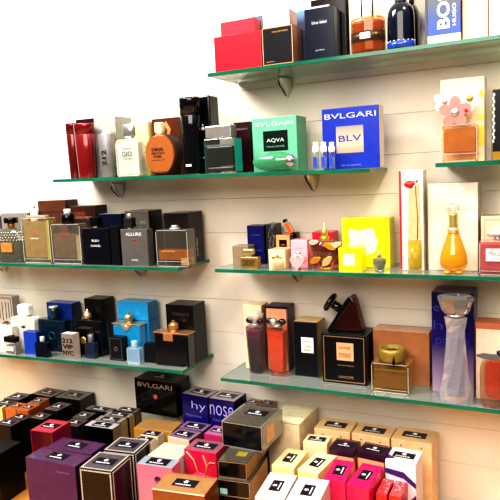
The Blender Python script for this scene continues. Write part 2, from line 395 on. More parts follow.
STICK = paint('#2a2430', .3); STICKW = paint('#f2eef4', .4)
def sticker(parent, w, d, h, turned=False, sw=None, cx=0., cy=0.):
    """dark price sticker on the top: swirl mark over one line of small print"""
    a = sw or min(.050, (d if turned else w)*.72); b = min(a*.56, (w if turned else d)*.70)
    mb = MB()
    def add(pts, z, mi):
        if turned: pts = [(-q, p) for p, q in pts]
        mb.flat([(p+cx, q+cy) for p, q in pts], z, mi)
    add([(-a/2, -b/2), (a/2, -b/2), (a/2, b/2), (-a/2, b/2)], h+.0001, 0)
    f = b*.2
    add([(f*math.cos(t)*(1.1 if i % 2 else .6)+.1*a*0, b*.14+f*math.sin(t)*(1.2 if i % 2 else .7)) for i, t in enumerate([2*PI*k/10 for k in range(10)])], h+.0007, 1)
    x = -a*.36
    for k, l in enumerate((.05, .09, .06, .10, .07, .08, .05, .09)):
        add([(x, -b*.34), (x+a*l*.8, -b*.34), (x+a*l*.8, -b*.22), (x, -b*.22)], h+.0007, 1); x += a*(l+.012)
    return mb.build('price_sticker', [STICK, STICKW], parent)

def carton(key, label, front, side=None, top=None, group=None, cat='box', name='perfume_box', rough=.32, bev=.0009, seam=True, stick=None, **kw):
    """closed cardboard carton: printed shell and the tucked lid seam"""
    o, w, d, h = thing(key, name, label, cat, group, **kw)
    mk = lambda c: c if not isinstance(c, str) else paint(c, rough, coat=.25)
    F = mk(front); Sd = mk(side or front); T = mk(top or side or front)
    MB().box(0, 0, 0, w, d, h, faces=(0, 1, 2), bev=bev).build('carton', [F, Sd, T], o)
    if seam: MB().box(0, d*.5-.0045, h+.00005, w*.96, .0007, .0003).build('lid_flap', Sd, o)
    if stick is not None: sticker(o, w, d, h, **stick)
    return o, w, d, h
def rounded(w, h, r, n=5, top_r=None):
    tr = r if top_r is None else top_r; P = []
    for cx, cz, rr, a0 in ((w/2-r, r, r, -90), (w/2-tr, h-tr, tr, 0), (-w/2+tr, h-tr, tr, 90), (-w/2+r, r, r, 180)):
        for i in range(n+1):
            a = math.radians(a0+90*i/n); P.append((cx+rr*math.cos(a), cz+rr*math.sin(a)))
    return P
RIM_HIGHLIGHT = glass('#ffffff', '#ffffff', .5, .3)  # whitish strips painted on flask fronts as refracted edge highlights
def flask(o, w, d, h, liq, fill=.75, shell=None, r=.003, wall=.0035, base=.006, shoulder=None, outline=None, dens=.6):
    """glass body with the perfume standing inside it"""
    sh = shell or glass()
    P = outline or rounded(w, h, r, top_r=shoulder if shoulder is not None else r)
    mb = MB().prism(P, -d/2, d/2, bev=.0008); t = .0013; y = -d/2-.0002
    for s in (-1, 1): mb.box(s*(w/2-t), y, r+.001, t, .0006, h-r-.003-(shoulder or r), mi=1)
    mb.box(0, y, h-t-.0006, w-2*(shoulder or r)-.001, .0006, t, mi=1).box(0, y, .001, w-2*r-.001, .0006, t, mi=1).box(0, y, base*.8, w-2*wall, .0006, t*.8, mi=1)
    mb.build('glass_body', [sh, RIM_HIGHLIGHT], o)
    if liq:
        top = base+(h-base-.004)*fill
        ww = w-2*wall
        MB().box(0, 0, base, ww, d-2*min(wall, d*.18), top-base, bev=.0015).build('perfume_liquid', liquid(liq, dens), o)
def cap_box(o, w, d, z, h, mat, cx=0, name='cap', bev=.001, label=None):
    return MB().box(cx, 0, z, w, d, h, bev=bev).build(name, mat, o, label)
def cap_cyl(o, r, z, h, mat, cx=0, name='cap', label=None, seg=28, cy=0):
    return MB().cyl(r, z, h, cx, cy, seg).build(name, mat, o, label)
# ============================================================ the setting
WALL = 1.35
def wall_material():
    m, nt, out = newmat('slatted_wall_panel')
    p = nt.nodes.new('ShaderNodeBsdfPrincipled'); nt.links.new(p.outputs[0], out.inputs[0])
    tc = nt.nodes.new('ShaderNodeTexCoord'); n = nt.nodes.new('ShaderNodeTexNoise'); n.inputs['Scale'].default_value = 7; n.inputs['Detail'].default_value = 3
    nt.links.new(tc.outputs['Object'], n.inputs['Vector'])
    r = nt.nodes.new('ShaderNodeValToRGB')
    r.color_ramp.elements[0].position = .3; r.color_ramp.elements[0].color = srgb('#e6dccd')
    r.color_ramp.elements[1].position = .7; r.color_ramp.elements[1].color = srgb('#f0e8dc')
    nt.links.new(n.outputs['Fac'], r.inputs[0]); nt.links.new(r.outputs[0], p.inputs['Base Color'])
    p.inputs['Roughness'].default_value = .3; p.inputs['Specular IOR Level'].default_value = .45
    return m
GROOVE = paint('#e6dfd4', .6); WALLM = wall_material()
mb = MB(); X0, X1 = -3.4, 1.6; zz = 0.0; pitch = .0855; start = .948-math.floor(.948/pitch)*pitch
k = 0
mb.box((X0+X1)/2, WALL+.05, 0, X1-X0, .08, 3.0, mi=1)
z = 0.
edges = [0.]+[start+pitch*i for i in range(0, 36) if start+pitch*i < 3.0]+[3.0]
for a, b in zip(edges, edges[1:]):
    if b-a > .004: mb.box((X0+X1)/2, WALL+.006, a+.00035, X1-X0, .012, b-a-.0007)
struct('wall_back', mb, [WALLM, GROOVE])
struct('floor', MB().box((X0+X1)/2, -.4, -.04, X1-X0, 3.6, .04), paint('#b8a690', .35))

WOODM = None
def wood(c0='#c9853a', c1='#e2a65a', rough=.35):
    m, nt, out = newmat('wood_grain')
    p = nt.nodes.new('ShaderNodeBsdfPrincipled'); nt.links.new(p.outputs[0], out.inputs[0])
    tc = nt.nodes.new('ShaderNodeTexCoord'); mp = nt.nodes.new('ShaderNodeMapping'); mp.inputs['Scale'].default_value = (1.2, 14, 14)
    n = nt.nodes.new('ShaderNodeTexNoise'); n.inputs['Scale'].default_value = 5; n.inputs['Detail'].default_value = 5
    nt.links.new(tc.outputs['Object'], mp.inputs[0]); nt.links.new(mp.outputs[0], n.inputs['Vector'])
    r = nt.nodes.new('ShaderNodeValToRGB'); r.color_ramp.elements[0].position = .35; r.color_ramp.elements[1].position = .65
    r.color_ramp.elements[0].color = srgb(c0); r.color_ramp.elements[1].color = srgb(c1)
    nt.links.new(n.outputs['Fac'], r.inputs[0]); nt.links.new(r.outputs[0], p.inputs['Base Color']); p.inputs['Roughness'].default_value = rough
    return m
WOOD = wood()
t = bpy.data.objects.new('display_table', None); COL.objects.link(t); t.location = (-.85, 1.0, 0)
tag(t, 'orange wooden display table under the pile of perfume boxes', 'table')
MB().box(0, 0, .815, 2.3, .69, .035, bev=.003).build('table_top', WOOD, t)
MB().box(0, 0, .72, 2.2, .6, .094).build('apron', WOOD, t)
for sx in (-1, 1):
    for sy in (-1, 1): MB().box(sx*1.06, sy*.26, 0, .06, .06, .72, bev=.003).build('leg', WOOD, t)

# ------------------------------------------------------------ glass shelves
def pane_material():
    m, nt, out = newmat('shelf_glass_face')
    tr = nt.nodes.new('ShaderNodeBsdfTransparent'); tr.inputs[0].default_value = srgb('#ecf5f0')
    g = nt.nodes.new('ShaderNodeBsdfGlossy'); g.inputs['Roughness'].default_value = .03; g.inputs[0].default_value = srgb('#eef6f2')
    f = nt.nodes.new('ShaderNodeFresnel'); f.inputs[0].default_value = 1.45
    d = nt.nodes.new('ShaderNodeBsdfDiffuse'); d.inputs[0].default_value = srgb('#e6efe9')
    m0 = nt.nodes.new('ShaderNodeMixShader'); m0.inputs[0].default_value = .26
    nt.links.new(tr.outputs[0], m0.inputs[1]); nt.links.new(d.outputs[0], m0.inputs[2])
    mx = nt.nodes.new('ShaderNodeMixShader'); nt.links.new(f.outputs[0], mx.inputs[0])
    nt.links.new(m0.outputs[0], mx.inputs[1]); nt.links.new(g.outputs[0], mx.inputs[2]); nt.links.new(mx.outputs[0], out.inputs[0])
    return m
def edge_material():
    m, nt, out = newmat('shelf_glass_green_edge')
    p = nt.nodes.new('ShaderNodeBsdfPrincipled'); p.inputs['Roughness'].default_value = .12
    tc = nt.nodes.new('ShaderNodeTexCoord'); n = nt.nodes.new('ShaderNodeTexNoise'); n.inputs['Scale'].default_value = 9
    nt.links.new(tc.outputs['Object'], n.inputs['Vector'])
    r = nt.nodes.new('ShaderNodeValToRGB'); r.color_ramp.elements[0].color = srgb('#073a2a'); r.color_ramp.elements[1].color = srgb('#1f8264')
    nt.links.new(n.outputs['Fac'], r.inputs[0]); nt.links.new(r.outputs[0], p.inputs['Base Color']); nt.links.new(p.outputs[0], out.inputs[0])
    return m
PANE, EDGE = pane_material(), edge_material()
def shelf(x0, x1, z, label, z1=None):
    o = bpy.data.objects.new('glass_shelf', None); COL.objects.link(o); z1 = z if z1 is None else z1; o.location = ((x0+x1)/2, 1.275, (z+z1)/2+CZ-.008); o.rotation_euler = (0, -math.atan((z1-z)/(x1-x0)), 0)
    tag(o, label, 'shelf', 'glass wall shelves'); w = x1-x0
    MB().box(0, 0, 0, w-.004, .148-.002, .0078, mi=0).build('glass_pane', [PANE], o)
    mb = MB(); mb.box(0, -.074, .0004, w, .002, .0072).box(-w/2+.001, 0, .0004, .002, .148, .0072).box(w/2-.001, 0, .0004, .002, .148, .0072)
    mb.build('polished_edge', [EDGE], o, 'green polished glass edge')
    return o
SH = dict(S1=.2264, S2=.0074, S3=-.2061, S4=-.462)
shelf(-.672, .35, SH['S1'], 'top right glass shelf carrying the red boxes and amber bottle')
shelf(-1.140, -.318, SH['S2']+.0073, z1=SH['S2']-.0034, label= 'long glass shelf carrying the red tube, silver bottle and green and blue square boxes')
shelf(-.192, .35, SH['S2'], 'short glass shelf at the right edge under the daisy perfume')
shelf(-1.75, -.779, SH['S3'], 'middle left glass shelf of brown and black boxes behind square bottles')
shelf(-.680, .35, SH['S3'], 'middle right glass shelf carrying the yellow boxes and golden teardrop bottle')
shelf(-1.75, -.782, SH['S4']-.0135, z1=SH['S4']+.0064, label= 'lower left glass shelf carrying the cyan box and small samples')
shelf(-.680, .35, SH['S4'], 'lower right glass shelf carrying the crystal bottle and black framed box')

def bracket(x, z, label):
    o = bpy.data.objects.new('shelf_bracket', None); COL.objects.link(o); o.location = (x, WALL, z+CZ-.0084)
    tag(o, label, 'bracket', 'metal shelf brackets'); mb = MB(); rings = []
    n = 12
    for i in range(9):
        f = i/8; hw = .0135*(1-f**2.2*.93); dp = .044*(1-f**1.5*.92); zz = -.042*f
        rings.append([mb.bm.verts.new((hw*math.cos(PI*k/n), -dp*math.sin(PI*k/n)-.0005, zz)) for k in range(n+1)])
    for a, b in zip(rings, rings[1:]):
        for k in range(n): mb.bm.faces.new((a[k], a[k+1], b[k+1], b[k])).smooth = True
        mb.bm.faces.new((a[n], a[0], b[0], b[n]))
    mb.bm.faces.new(rings[0]); mb.bm.faces.new(rings[-1])
    mb.build('bracket_shell', metal('#d8d4cc', .3), o)
    MB().tube([(-.0135, -.012, -.002), (-.0118, -.028, -.006), (-.005, -.038, -.016), (0, -.029, -.029), (0, -.015, -.039)], .0016, 8).build('rubber_strip', BLACK, o)  # dark highlight on the left edge, shaped as a black strip
    return o
for px, z, l in ((-.545, 'S1', 'metal bracket under the top right shelf below the black copper framed box'),
                 (-1.04, 'S2', 'metal bracket under the long upper shelf below the frosted bottle'),
                 (-.488, 'S2', 'metal bracket under the long upper shelf below the three vials'),
                 (-1.50, 'S3', 'metal bracket under the middle left shelf at the picture edge'),
                 (-.985, 'S3', 'metal bracket under the middle left shelf below the grey box'),
                 (-.533, 'S3', 'metal bracket under the middle right shelf below the pink box'),
                 (-.533, 'S4', 'metal bracket under the lower right shelf behind the black and gold box')):
    bracket(px, SH[z], l)

# ============================================================ top right shelf
G1 = 'perfume boxes on the top right shelf'
RED = paint('#cc0f2a', .3, coat=.2)
carton('s1_red_front', 'plain bright red flat box at the front left end of the top shelf', RED, group=G1)
carton('s1_red_back', 'taller red box standing behind the plain bright red flat box', paint('#c81634', .35), group=G1)
carton('s1_grey', 'small slate blue box peeking out behind the two red boxes', '#56688a', group=G1)
carton('s1_cream', 'cream box with brown side behind the black copper framed box', '#f6efe0', side='#8d5236', group=G1)
o, w, d, h = carton('s1_blackcopper', 'black box framed with a thin copper line and brown side', '#14131f', side='#7a4630', top='#7a4630', group=G1)
COPPER = metal('#d9a27a', .3)
frame_lines(o, w, h, -d/2-.0002, COPPER, .0012, .0016)
lettering(o, 'COLLECTION', .006, h*.86, w*.5, h*.035, -d/2-.0006, COPPER); lettering(o, 'parfums', -w*.24, h*.1, w*.26, h*.04, -d/2-.0006, COPPER)
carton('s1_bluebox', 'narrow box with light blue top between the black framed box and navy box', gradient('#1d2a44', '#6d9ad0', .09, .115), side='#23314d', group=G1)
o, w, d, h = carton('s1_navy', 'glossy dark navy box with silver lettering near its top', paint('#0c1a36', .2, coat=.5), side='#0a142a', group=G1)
SIL = paint('#e6e9f0', .3)
lettering(o, 'blue label', 0, h*.72, w*.5, h*.06, -d/2-.0006, SIL); lettering(o, 'parfum', 0, h*.18, w*.3, h*.035, -d/2-.0006, SIL)
o, w, d, h = carton('s1_whitecap', 'white box with a black band at its top behind the navy box', '#f1ede6', group=G1)
patch(o, 'black_band', -w/2, w/2, h*.86, h*.95, -d/2-.0002, BLACK)
carton('s1_tall', 'tall black purple box left of the amber bottle', paint('#1a0d1e', .25, coat=.4), group=G1)
o, w, d, h = thing('s1_amber', 'perfume_bottle', 'ribbed amber bottle with grey band on the top shelf', 'perfume', 'perfume bottles on the top right shelf')
mb = MB(); mb.lathe([(w/2*f, h*z) for f, z in ((.94, 0), (1, .03), (1, .9), (.96, .97), (.9, 1.0))], 36, sy=d/w)
mb.build('glass_body', glass('#ffe6c0', '#f0c890', .15, .1), o)
mb = MB(); prof = []
for i in range(15):
    z = .05+.85*i/14; prof.append((w/2*(.95 if i % 2 else .90), h*z))
mb.lathe(prof, 36, sy=d/w*.96); mb.build('perfume_liquid', liquid('#a04a18', .8), o)
MB().lathe([(w/2*1.0, 0), (w/2*1.0, h*.27)], 36, z0=h*.34, sy=d/w*1.0).build('metal_band', paint('#6e6058', .3, .6), o, 'grey metal band around the middle')
cap_box(o, w*.3, .0014, h*.39, h*.17, SILVER, name='name_plate').location = (0, -d/2-.0012, 0)
MB().cyl(w*.12, h, .012).cyl(w*.15, h+.012, .045).build('cap', glass('#f8f4ec', '#ffffff', .5), o)
for sx in (-1, 1): MB().tube([(sx*w*.16, -.004, h), (sx*w*.17, -.004, h+.05)], .0015).build('metal_rod', DARKMETAL, o)
carton('s1_white', 'white box standing behind the amber ribbed bottle', '#f3ede0', group=G1)
o, w, d, h = thing('s1_bluebottle', 'perfume_bottle', 'midnight blue bottle with round shoulders and steel studs', 'perfume', 'perfume bottles on the top right shelf')
MB().lathe([(w/2*a, h*z) for a, z in ((.96, 0), (1, .04), (1, .1), (.98, .6), (.96, .76), (.86, .86), (.68, .93), (.44, 1.0))], 32, sy=d/w).build('glass_body', paint('#0a1430', .12, coat=.7), o)
MB().lathe([(w/2*1.012, 0), (w/2*1.012, h*.14)], 32, z0=h*.03, sy=d/w).build('glowing_base', paint('#1646b4', .15, coat=1.), o, 'bright blue lower band')  # glow of the base put into a brighter blue
mb = MB()
for k in range(9):
    a = PI+PI*(k+.5)/9; mb.ball(.0016, (w/2*1.01*math.cos(a), d/2*1.02*math.sin(a), h*.17))
mb.build('steel_studs', SILVER, o)
MB().lathe([(w*.2, 0), (w*.26, .006), (w*.3, .02), (w*.24, .034), (0, .038)], 24, z0=h).build('cap', SILVER, o)
o, w, d, h = thing('s1_rounddark', 'perfume_bottle', 'dark round-shouldered bottle half hidden behind the midnight blue bottle', 'perfume', 'perfume bottles on the top right shelf')
MB().lathe([(w/2*a, h*z) for a, z in ((.9, 0), (1, .05), (1, .66), (.9, .82), (.62, .93), (.3, 1))], 28, sy=.95).build('glass_body', paint('#1c1c26', .1, coat=1.), o)
MB().cyl(w*.16, h, .018).build('cap', DARKMETAL, o)
carton('s1_silver', 'silver grey box fading to violet at the bottom behind the blue bottle', gradient('#efe9dc', '#a9a49c', .02, .08, mid='#8a7fb0'), group=G1)
o, w, d, h = carton('s1_boss', 'blue grey box with large vertical white letters BOSS', gradient('#0e48b8', '#4c535e', .015, .08, mid='#24488c'), side='#3a2030', group=G1)
patch(o, 'white_foot_band', -w/2, w/2, .0002, h*.13, -d/2-.0002, paint('#e8e4da', .4))
patch(o, 'black_line', -w/2, -w/2+.004, 0, h, -d/2-.0008, BLACK)
CREAM = paint('#f6edcf', .4)
lettering(o, 'BOSS', .001, h*.58, h*.72, w*.36, -d/2-.0012, CREAM, spin=PI/2, bold=.03)
lettering(o, 'HUGO', w*.32, h*.42, h*.34, w*.1, -d/2-.0012, CREAM, spin=PI/2, bold=.02)
carton('s1_peach', 'pale peach pink box right of the box lettered BOSS', '#e9bd9c', group=G1)
carton('s1_cream2', 'cream yellow box at the right edge of the top shelf', '#f3e3b6', group=G1)

# ============================================================ long upper shelf
G2 = 'perfume boxes on the long upper shelf'; B2 = 'perfume bottles on the long upper shelf'
def red_tube(key, label, c):
    o, w, d, h = thing(key, 'perfume_bottle', label, 'perfume', B2)
    MB().lathe([(w/2*a, h*z) for a, z in ((.80, 0), (.83, .01), (.93, .5), (.985, .795), (.97, .80))], 32, sy=min(1, d/w)).build('tube_body', paint(c, .22, .3, coat=.6), o)
    MB().lathe([(w/2*a, h*z) for a, z in ((.99, .805), (1.02, .98), (.99, .995), (0, 1.0))], 32, sy=min(1, d/w)).build('cap', paint(c, .2, .4, coat=.6), o)
    return o, w, d, h
o, w, d, h = red_tube('s2_tubeA', 'front dark red tapered tube bottle at the left end of the shelf', '#84181e')
red_tube('s2_tubeB', 'second dark red tube bottle behind and left of the front one', '#6a1218')
carton('s2_maroon', 'dark plum box behind the red tube bottles', '#3c1226', group=G2)
carton('s2_grey', 'light grey box behind the silver 212 tube bottle', '#a9a9a5', side='#8f8f8c', top='#b5b5b2', group=G2)
o, w, d, h = thing('s2_212', 'perfume_bottle', 'silver tapered tube bottle numbered 212 with pointed white nozzle', 'perfume', B2)
MB().lathe([(w/2*a, h*z) for a, z in ((.86, 0), (.9, .01), (1.1, .99), (1.08, 1.0), (.3, 1.0))], 36, sy=.9).build('tube_body', paint('#8e8e8e', .45, .5), o)
MB().lathe([(w*.3, 0), (w*.22, .006), (w*.12, .009), (w*.08, .018), (0, .019)], 24, z0=h).build('spray_nozzle', WHITE, o)
lettering(o, '212', .004, h*.45, h*.36, w*.34, -w*.5*1.01, paint('#1c1c20', .4), spin=PI/2, bold=.02)
o, w, d, h = thing('s2_gold', 'perfume_bottle', 'thin bronze vial standing between the silver tube and frosted bottle', 'perfume', B2)
MB().box(0, 0, 0, w*.8, d*.9, h*.86, bev=.001).build('vial_body', metal('#7d6a3c', .35), o); MB().cyl(w*.3, h*.86, h*.14, sy=.6).build('cap', metal('#8d8a80'), o)
o, w, d, h = thing('s2_gio', 'perfume_bottle', 'frosted pale glass bottle lettered GIO with silver cap', 'perfume', B2)
flask(o, w, d, h, '#dfe4d8', .95, glass('#eef2ec', '#f4f6f2', .35), r=.004, shoulder=.01, dens=.7)
cap_cyl(o, w*.17, h, .006, SILVER, name='collar'); MB().cyl(w*.26, h+.006, .029, sx=1, sy=.6, seg=32).build('cap', paint('#b9bbb9', .25, .8), o)
DK = paint('#39423c', .4)
lettering(o, 'GIO', 0, h*.6, w*.44, h*.13, -d/2-.0008, DK); lettering(o, 'ACQUA DI', 0, h*.74, w*.4, h*.05, -d/2-.0008, DK); lettering(o, 'POUR HOMME', 0, h*.47, w*.4, h*.04, -d/2-.0008, DK)
o, w, d, h = carton('s2_yellow', 'pale yellow box between the frosted bottle and oval orange bottle', '#ece0a0', group=G2)
lettering(o, 'GIO', .004, h*.55, w*.5, h*.08, -d/2-.0006, paint('#b7ae78', .4))
o, w, d, h = carton('s2_brown', 'brown box with orange swirl behind the oval orange bottle', '#5e2c16', side='#5a2a16', group=G2)
MB().prism([(-w*.1, h*.5), (w*.15, h*.6), (w*.22, h*.8), (w*.05, h*.95), (-w*.02, h*.88), (w*.1, h*.78), (w*.02, h*.66)], -d/2-.0008, -d/2-.0002).build('swirl_print', paint('#d88a55', .4), o)
o, w, d, h = thing('s2_oval', 'perfume_bottle', 'flat oval tan orange bottle with stitched dark rim and pale cap', 'perfume', B2)
P = [(w/2*math.cos(a)*(1-.10*max(0, -math.sin(a))), h*.5+h*.5*math.sin(a)) for a in [2*PI*k/40-PI/2 for k in range(40)]]
P = [(x, max(z, .0)) for x, z in P if z > h*.03]; 
MB().prism(P, -d/2, d/2-.004, bev=.004).build('leather_body', paint('#96561f', .45, scale=200, var=.1), o)
MB().prism([(x*1.04+.003, z*1.01) for x, z in P], -d/2+.007, d/2, bev=.002).build('stitched_rim', paint('#3a2416', .5), o, 'dark rim around the back')
mb = MB()
for k in range(16):
    a = -PI*.35+PI*.75*k/15; mb.ball(.0011, (w/2*.97*math.cos(a), -d/2+.003, h*.5+h*.49*math.sin(a)))
mb.build('stitches', paint('#5a3216', .5), o)
cap_cyl(o, w*.13, h-.003, .008, metal('#d8b98a'), name='collar', cx=-w*.08); cap_box(o, w*.27, .016, h+.004, .024, paint('#e8cfa0', .35), cx=-w*.08, bev=.003)
BR = paint('#3b1c0c', .5)
for tx, zz, ww, hh in (('DIESEL', .63, .42, .075), ('ZERO PLUS', .54, .46, .05), ('FUEL', .46, .28, .06)): lettering(o, tx, -w*.04, h*zz, w*ww, h*hh, -d/2-.0008, BR, bold=.02)
patch(o, 'printed_line', -w*.28, w*.2, h*.37, h*.375, -d/2-.0003, BR)
def twist(key, label, c, marks):
    o, w, d, h = thing(key, 'perfume_bottle', label, 'perfume', B2)
    MB().lathe([(w/2*a*1.15, h*z) for a, z in ((.84, 0), (.86, .01), (.84, .3), (.9, .6), (1.02, .765), (1.0, .77))], 32, sy=.8).build('tall_body', paint(c, .1, coat=1.), o)
    MB().lathe([(w/2*a*1.15, h*z) for a, z in ((1.02, .775), (1.08, .98), (1.05, 1.0), (0, 1.0))], 32, sy=.8).build('cap', paint(c, .12, coat=1.), o)
    for z, ww in marks: patch(o, 'logo_plate', -w*ww/2, w*ww/2, h*z, h*z+.005, -w/2*1.15*.8*.92, SIL, t=.002)
    return o
twist('s2_tallA', 'front tall glossy black bottle with small silver plate near its foot', '#0d0d16', [(.1, .35)])
o, w, d, h = thing('s2_tallB', 'perfume_box', 'tall black box with round emblem beside the tall glossy black bottle', 'box', G2)
MB().box(0, 0, 0, w, d, h, faces=(0, 1, 1), bev=.004).build('carton', [paint('#11141c', .2, coat=.6), paint('#3b3c42', .3, coat=.3)], o)
MB().ball(.004, (0, -d/2-.0005, h*.58), 1.2, .2, 1).ball(.002, (0, -d/2-.0005, h*.625), 1, .2, 1.2).build('emblem', SIL, o)
patch(o, 'logo_plate', -w*.1, w*.3, h*.2, h*.215, -d/2-.0002, SIL)
o, w, d, h = thing('s2_sqbottle', 'perfume_bottle', 'square smoky bottle with wide silver cap and teal side', 'perfume', B2)
MB().box(0, -.0, 0, w, d, h, faces=(0, 1, 0), bev=.003).build('glass_body', [glass('#d8dcd8', '#c9cdc8', .12, .1), paint('#2aa79c', .12, coat=1.)], o)  # teal side paints in the green box's reflection
MB().box(0, 0, h*.2, w*.86, d*.8, h*.56, bev=.002).build('perfume_liquid', liquid('#25281f', .9), o)
MB().box(0, 0, h*.04, w*.86, d*.8, h*.13, bev=.002).build('tinted_base', liquid('#4a2a3a', .85), o, 'plum tinted glass foot')
MB().box(0, -d*.36, h*.77, w*.9, .002, h*.05).build('metal_strip', SILVER, o)
MB().tube([(0, 0, h*.76), (-.004, 0, h*.4), (.006, 0, h*.22)], .001).build('dip_tube', WHITE, o)
cap_box(o, w*.86, d*.66, h+.0005, .0275, paint('#a8a2a0', .22, .6), cx=-w*.05, bev=.002)
o, w, d, h = carton('s2_maroon2', 'dark maroon box between the square smoky bottle and the green box', '#3a0e1c', group=G2)
lettering(o, 'FERRAGAMO', 0, h*.86, w*.7, h*.04, -d/2-.0006, paint('#9c7c80', .4))
AQ = paint('#6ab494', .35, coat=.2)
o, w, d, h = carton('s2_aqva', 'sea green box lettered BVLGARI AQVA with black square', AQ, side='#2f8f6c', top='#5cba92', group=G2)
LT = paint('#d0e6dc', .35)
lettering(o, 'BVLGARI', 0, h*.88, w*.86, h*.075, -d/2-.0008, LT)
patch(o, 'black_square', -w*.25, w*.3, h*.38, h*.75, -d/2-.0002, paint('#0c2420', .3))
lettering(o, 'AQVA', w*.025, h*.57, w*.4, h*.08, -d/2-.0012, LT); lettering(o, 'POUR HOMME', w*.025, h*.46, w*.4, h*.035, -d/2-.0012, paint('#7fae9c', .4))
o, w, d, h = thing('s2_lens', 'perfume_bottle', 'green glass pebble-shaped bottle lying before the sea green box', 'perfume', B2)
MB().ball(1, (0, 0, h/2), w/2, d/2, h/2).build('glass_body', glass('#38c88c', '#7be0b0', .35, .2), o)
MB().ball(1, (-w*.04, 0, h*.46), w*.38, d*.36, h*.34).build('perfume_liquid', liquid('#12a566', .7), o)
MB().ball(1, (w*.36, -.003, h*.5), w*.13, d*.33, h*.34).build('cap', paint('#cfc6cc', .12, .9), o, 'silver rounded cap at the right end')
MB().ball(.003, (w*.1, -d*.4, h*.56), 1.4, .5, 1).ball(.002, (w*.13, -d*.4, h*.42), 1, .5, 1).build('yellow_mark', paint('#d8d23c', .3), o)
for i, key in enumerate(('s2_v1', 's2_v2', 's2_v3')):
    o, w, d, h = thing(key, 'perfume_vial', ['left of three white capped sample vials before the blue box', 'middle of three white capped sample vials before the blue box', 'right of three white capped sample vials before the blue box'][i], 'vial', 'white capped sample vials')
    r = min(w, d)/2
    MB().cyl(r*.95, 0, h*.64).build('glass_body', glass('#e8eef4', '#ffffff', .2), o)
    MB().cyl(r*.8, .002, h*.4).build('perfume_liquid', liquid('#c8d6ee', .4), o)
    MB().cyl(r, h*.64, h*.2).cyl(r*.78, h*.82, h*.18).build('cap', paint('#f7f7f5', .35), o)
    patch(o, 'label_strip', -r*.6, r*.5, h*.1, h*.46, -r*.97, paint('#2a49b8', .4))
BL = paint('#1a34a8', .25, coat=.4)
o, w, d, h = carton('s2_blv', 'royal blue square box lettered BVLGARI BLV with silver window', BL, side='#c9bfa8', top='#1a2fc8', group=G2)
lettering(o, 'BVLGARI', 0, h*.87, w*.9, h*.085, -d/2-.0008, paint('#c8d0ec', .35))
patch(o, 'silver_window', -w*.25, w*.23, h*.26, h*.70, -d/2-.0002, gradient('#a49486', '#8f8a88', .03, .09, .25, '#c8b8a4'))
lettering(o, 'BLV', -w*.005, h*.5, w*.4, h*.1, -d/2-.0012, paint('#4a3c9c', .3), bold=.01)
lettering(o, 'eau de parfum', 0, h*.06, w*.35, h*.03, -d/2-.0008, paint('#98a8e8', .4))

# ============================================================ short shelf at the right edge
G5 = 'perfume boxes on the short right shelf'
def daisy(parent, c, R, petal, mid, y, tilt=0., n=5, name='daisy'):
    mb = MB()
    for k in range(n):
        a = 2*PI*k/n+tilt; q = []
        for j in range(14):
            t = 2*PI*j/14; u, v = R*.55+R*.45*math.cos(t), R*.34*math.sin(t)
            q.append((c[0]+u*math.cos(a)-v*math.sin(a), c[1]+u*math.sin(a)+v*math.cos(a)))
        mb.prism(q, y-.0016-.0003*k, y-.0003*k, mi=0)
    mb.ball(R*.26, (c[0], y-.003, c[1]), 1, .5, 1, mi=1)
    return mb.build(name, [petal, mid], parent)
o, w, d, h = carton('s2_daisybox', 'tall cream box printed with yellow daisies behind the flower bottle', '#e9cfb0', side='#d9b892', group=G5)
YL = paint('#f2cf45', .4)
for cx, cz, r in ((-.36, .72, .1), (.4, .78, .07), (.38, .3, .13), (-.4, .25, .08), (.42, .52, .05)):
    cx, cz = cx*w, cz*h; r = r*w*1.6
    MB().prism([(max(-w/2, min(w/2, cx+r*(1+.35*math.cos(5*t))*math.cos(t)*.9)), cz+r*(1+.35*math.cos(5*t))*math.sin(t)*.9) for t in [2*PI*j/40 for j in range(40)]], -d/2-.0006, -d/2-.0001).build('printed_daisy', YL, o)
o, w, d, h = thing('s2_daisy', 'perfume_bottle', 'squat amber bottle crowned with big rubber daisies', 'perfume', 'perfume bottles on the short right shelf')
flask(o, w, d, h*1.0, '#e0a040', .93, glass('#fbeedd', '#fff4e0', .25), r=.004, base=h*.26, shoulder=.006, dens=.5)
cap_cyl(o, .008, h, .012, GOLD, name='collar'); cap_cyl(o, .011, h+.012, .022, paint('#efe6dc', .3))
PKW, WHP = paint('#c07c74', .4), paint('#ecdcd0', .35)
daisy(o, (-.008, h+.022), .030, PKW, SILVER, -.012, .3); daisy(o, (.018, h+.045), .024, WHP, GOLD, -.009, .9)
dz = daisy(o, (-.027, h+.044), .022, WHP, SILVER, -.003, .1); dz.rotation_euler = (0, 0, 0)
MB().ball(.003, (.012, -.016, h+.024)).build('red_bead', paint('#c8202c', .2), o)
o, w, d, h = carton('s2_zigzag', 'black box with silver zigzag down its edge at the right edge', '#1c1a18', group=G5)
mb = MB()
for k in range(14): mb.box(-w/2+.003+(.0015 if k % 2 else 0), -d/2-.0004, h*.25+k*h*.05, .003, .0008, h*.04)
mb.build('zigzag_print', SIL, o); frame_lines(o, w, h, -d/2-.0002, metal('#a89a70'), .0006, .001)
patch(o, 'gold_foot', -w/2+.002, w/2-.002, .001, h*.12, -d/2-.0002, metal('#b08a3a'))
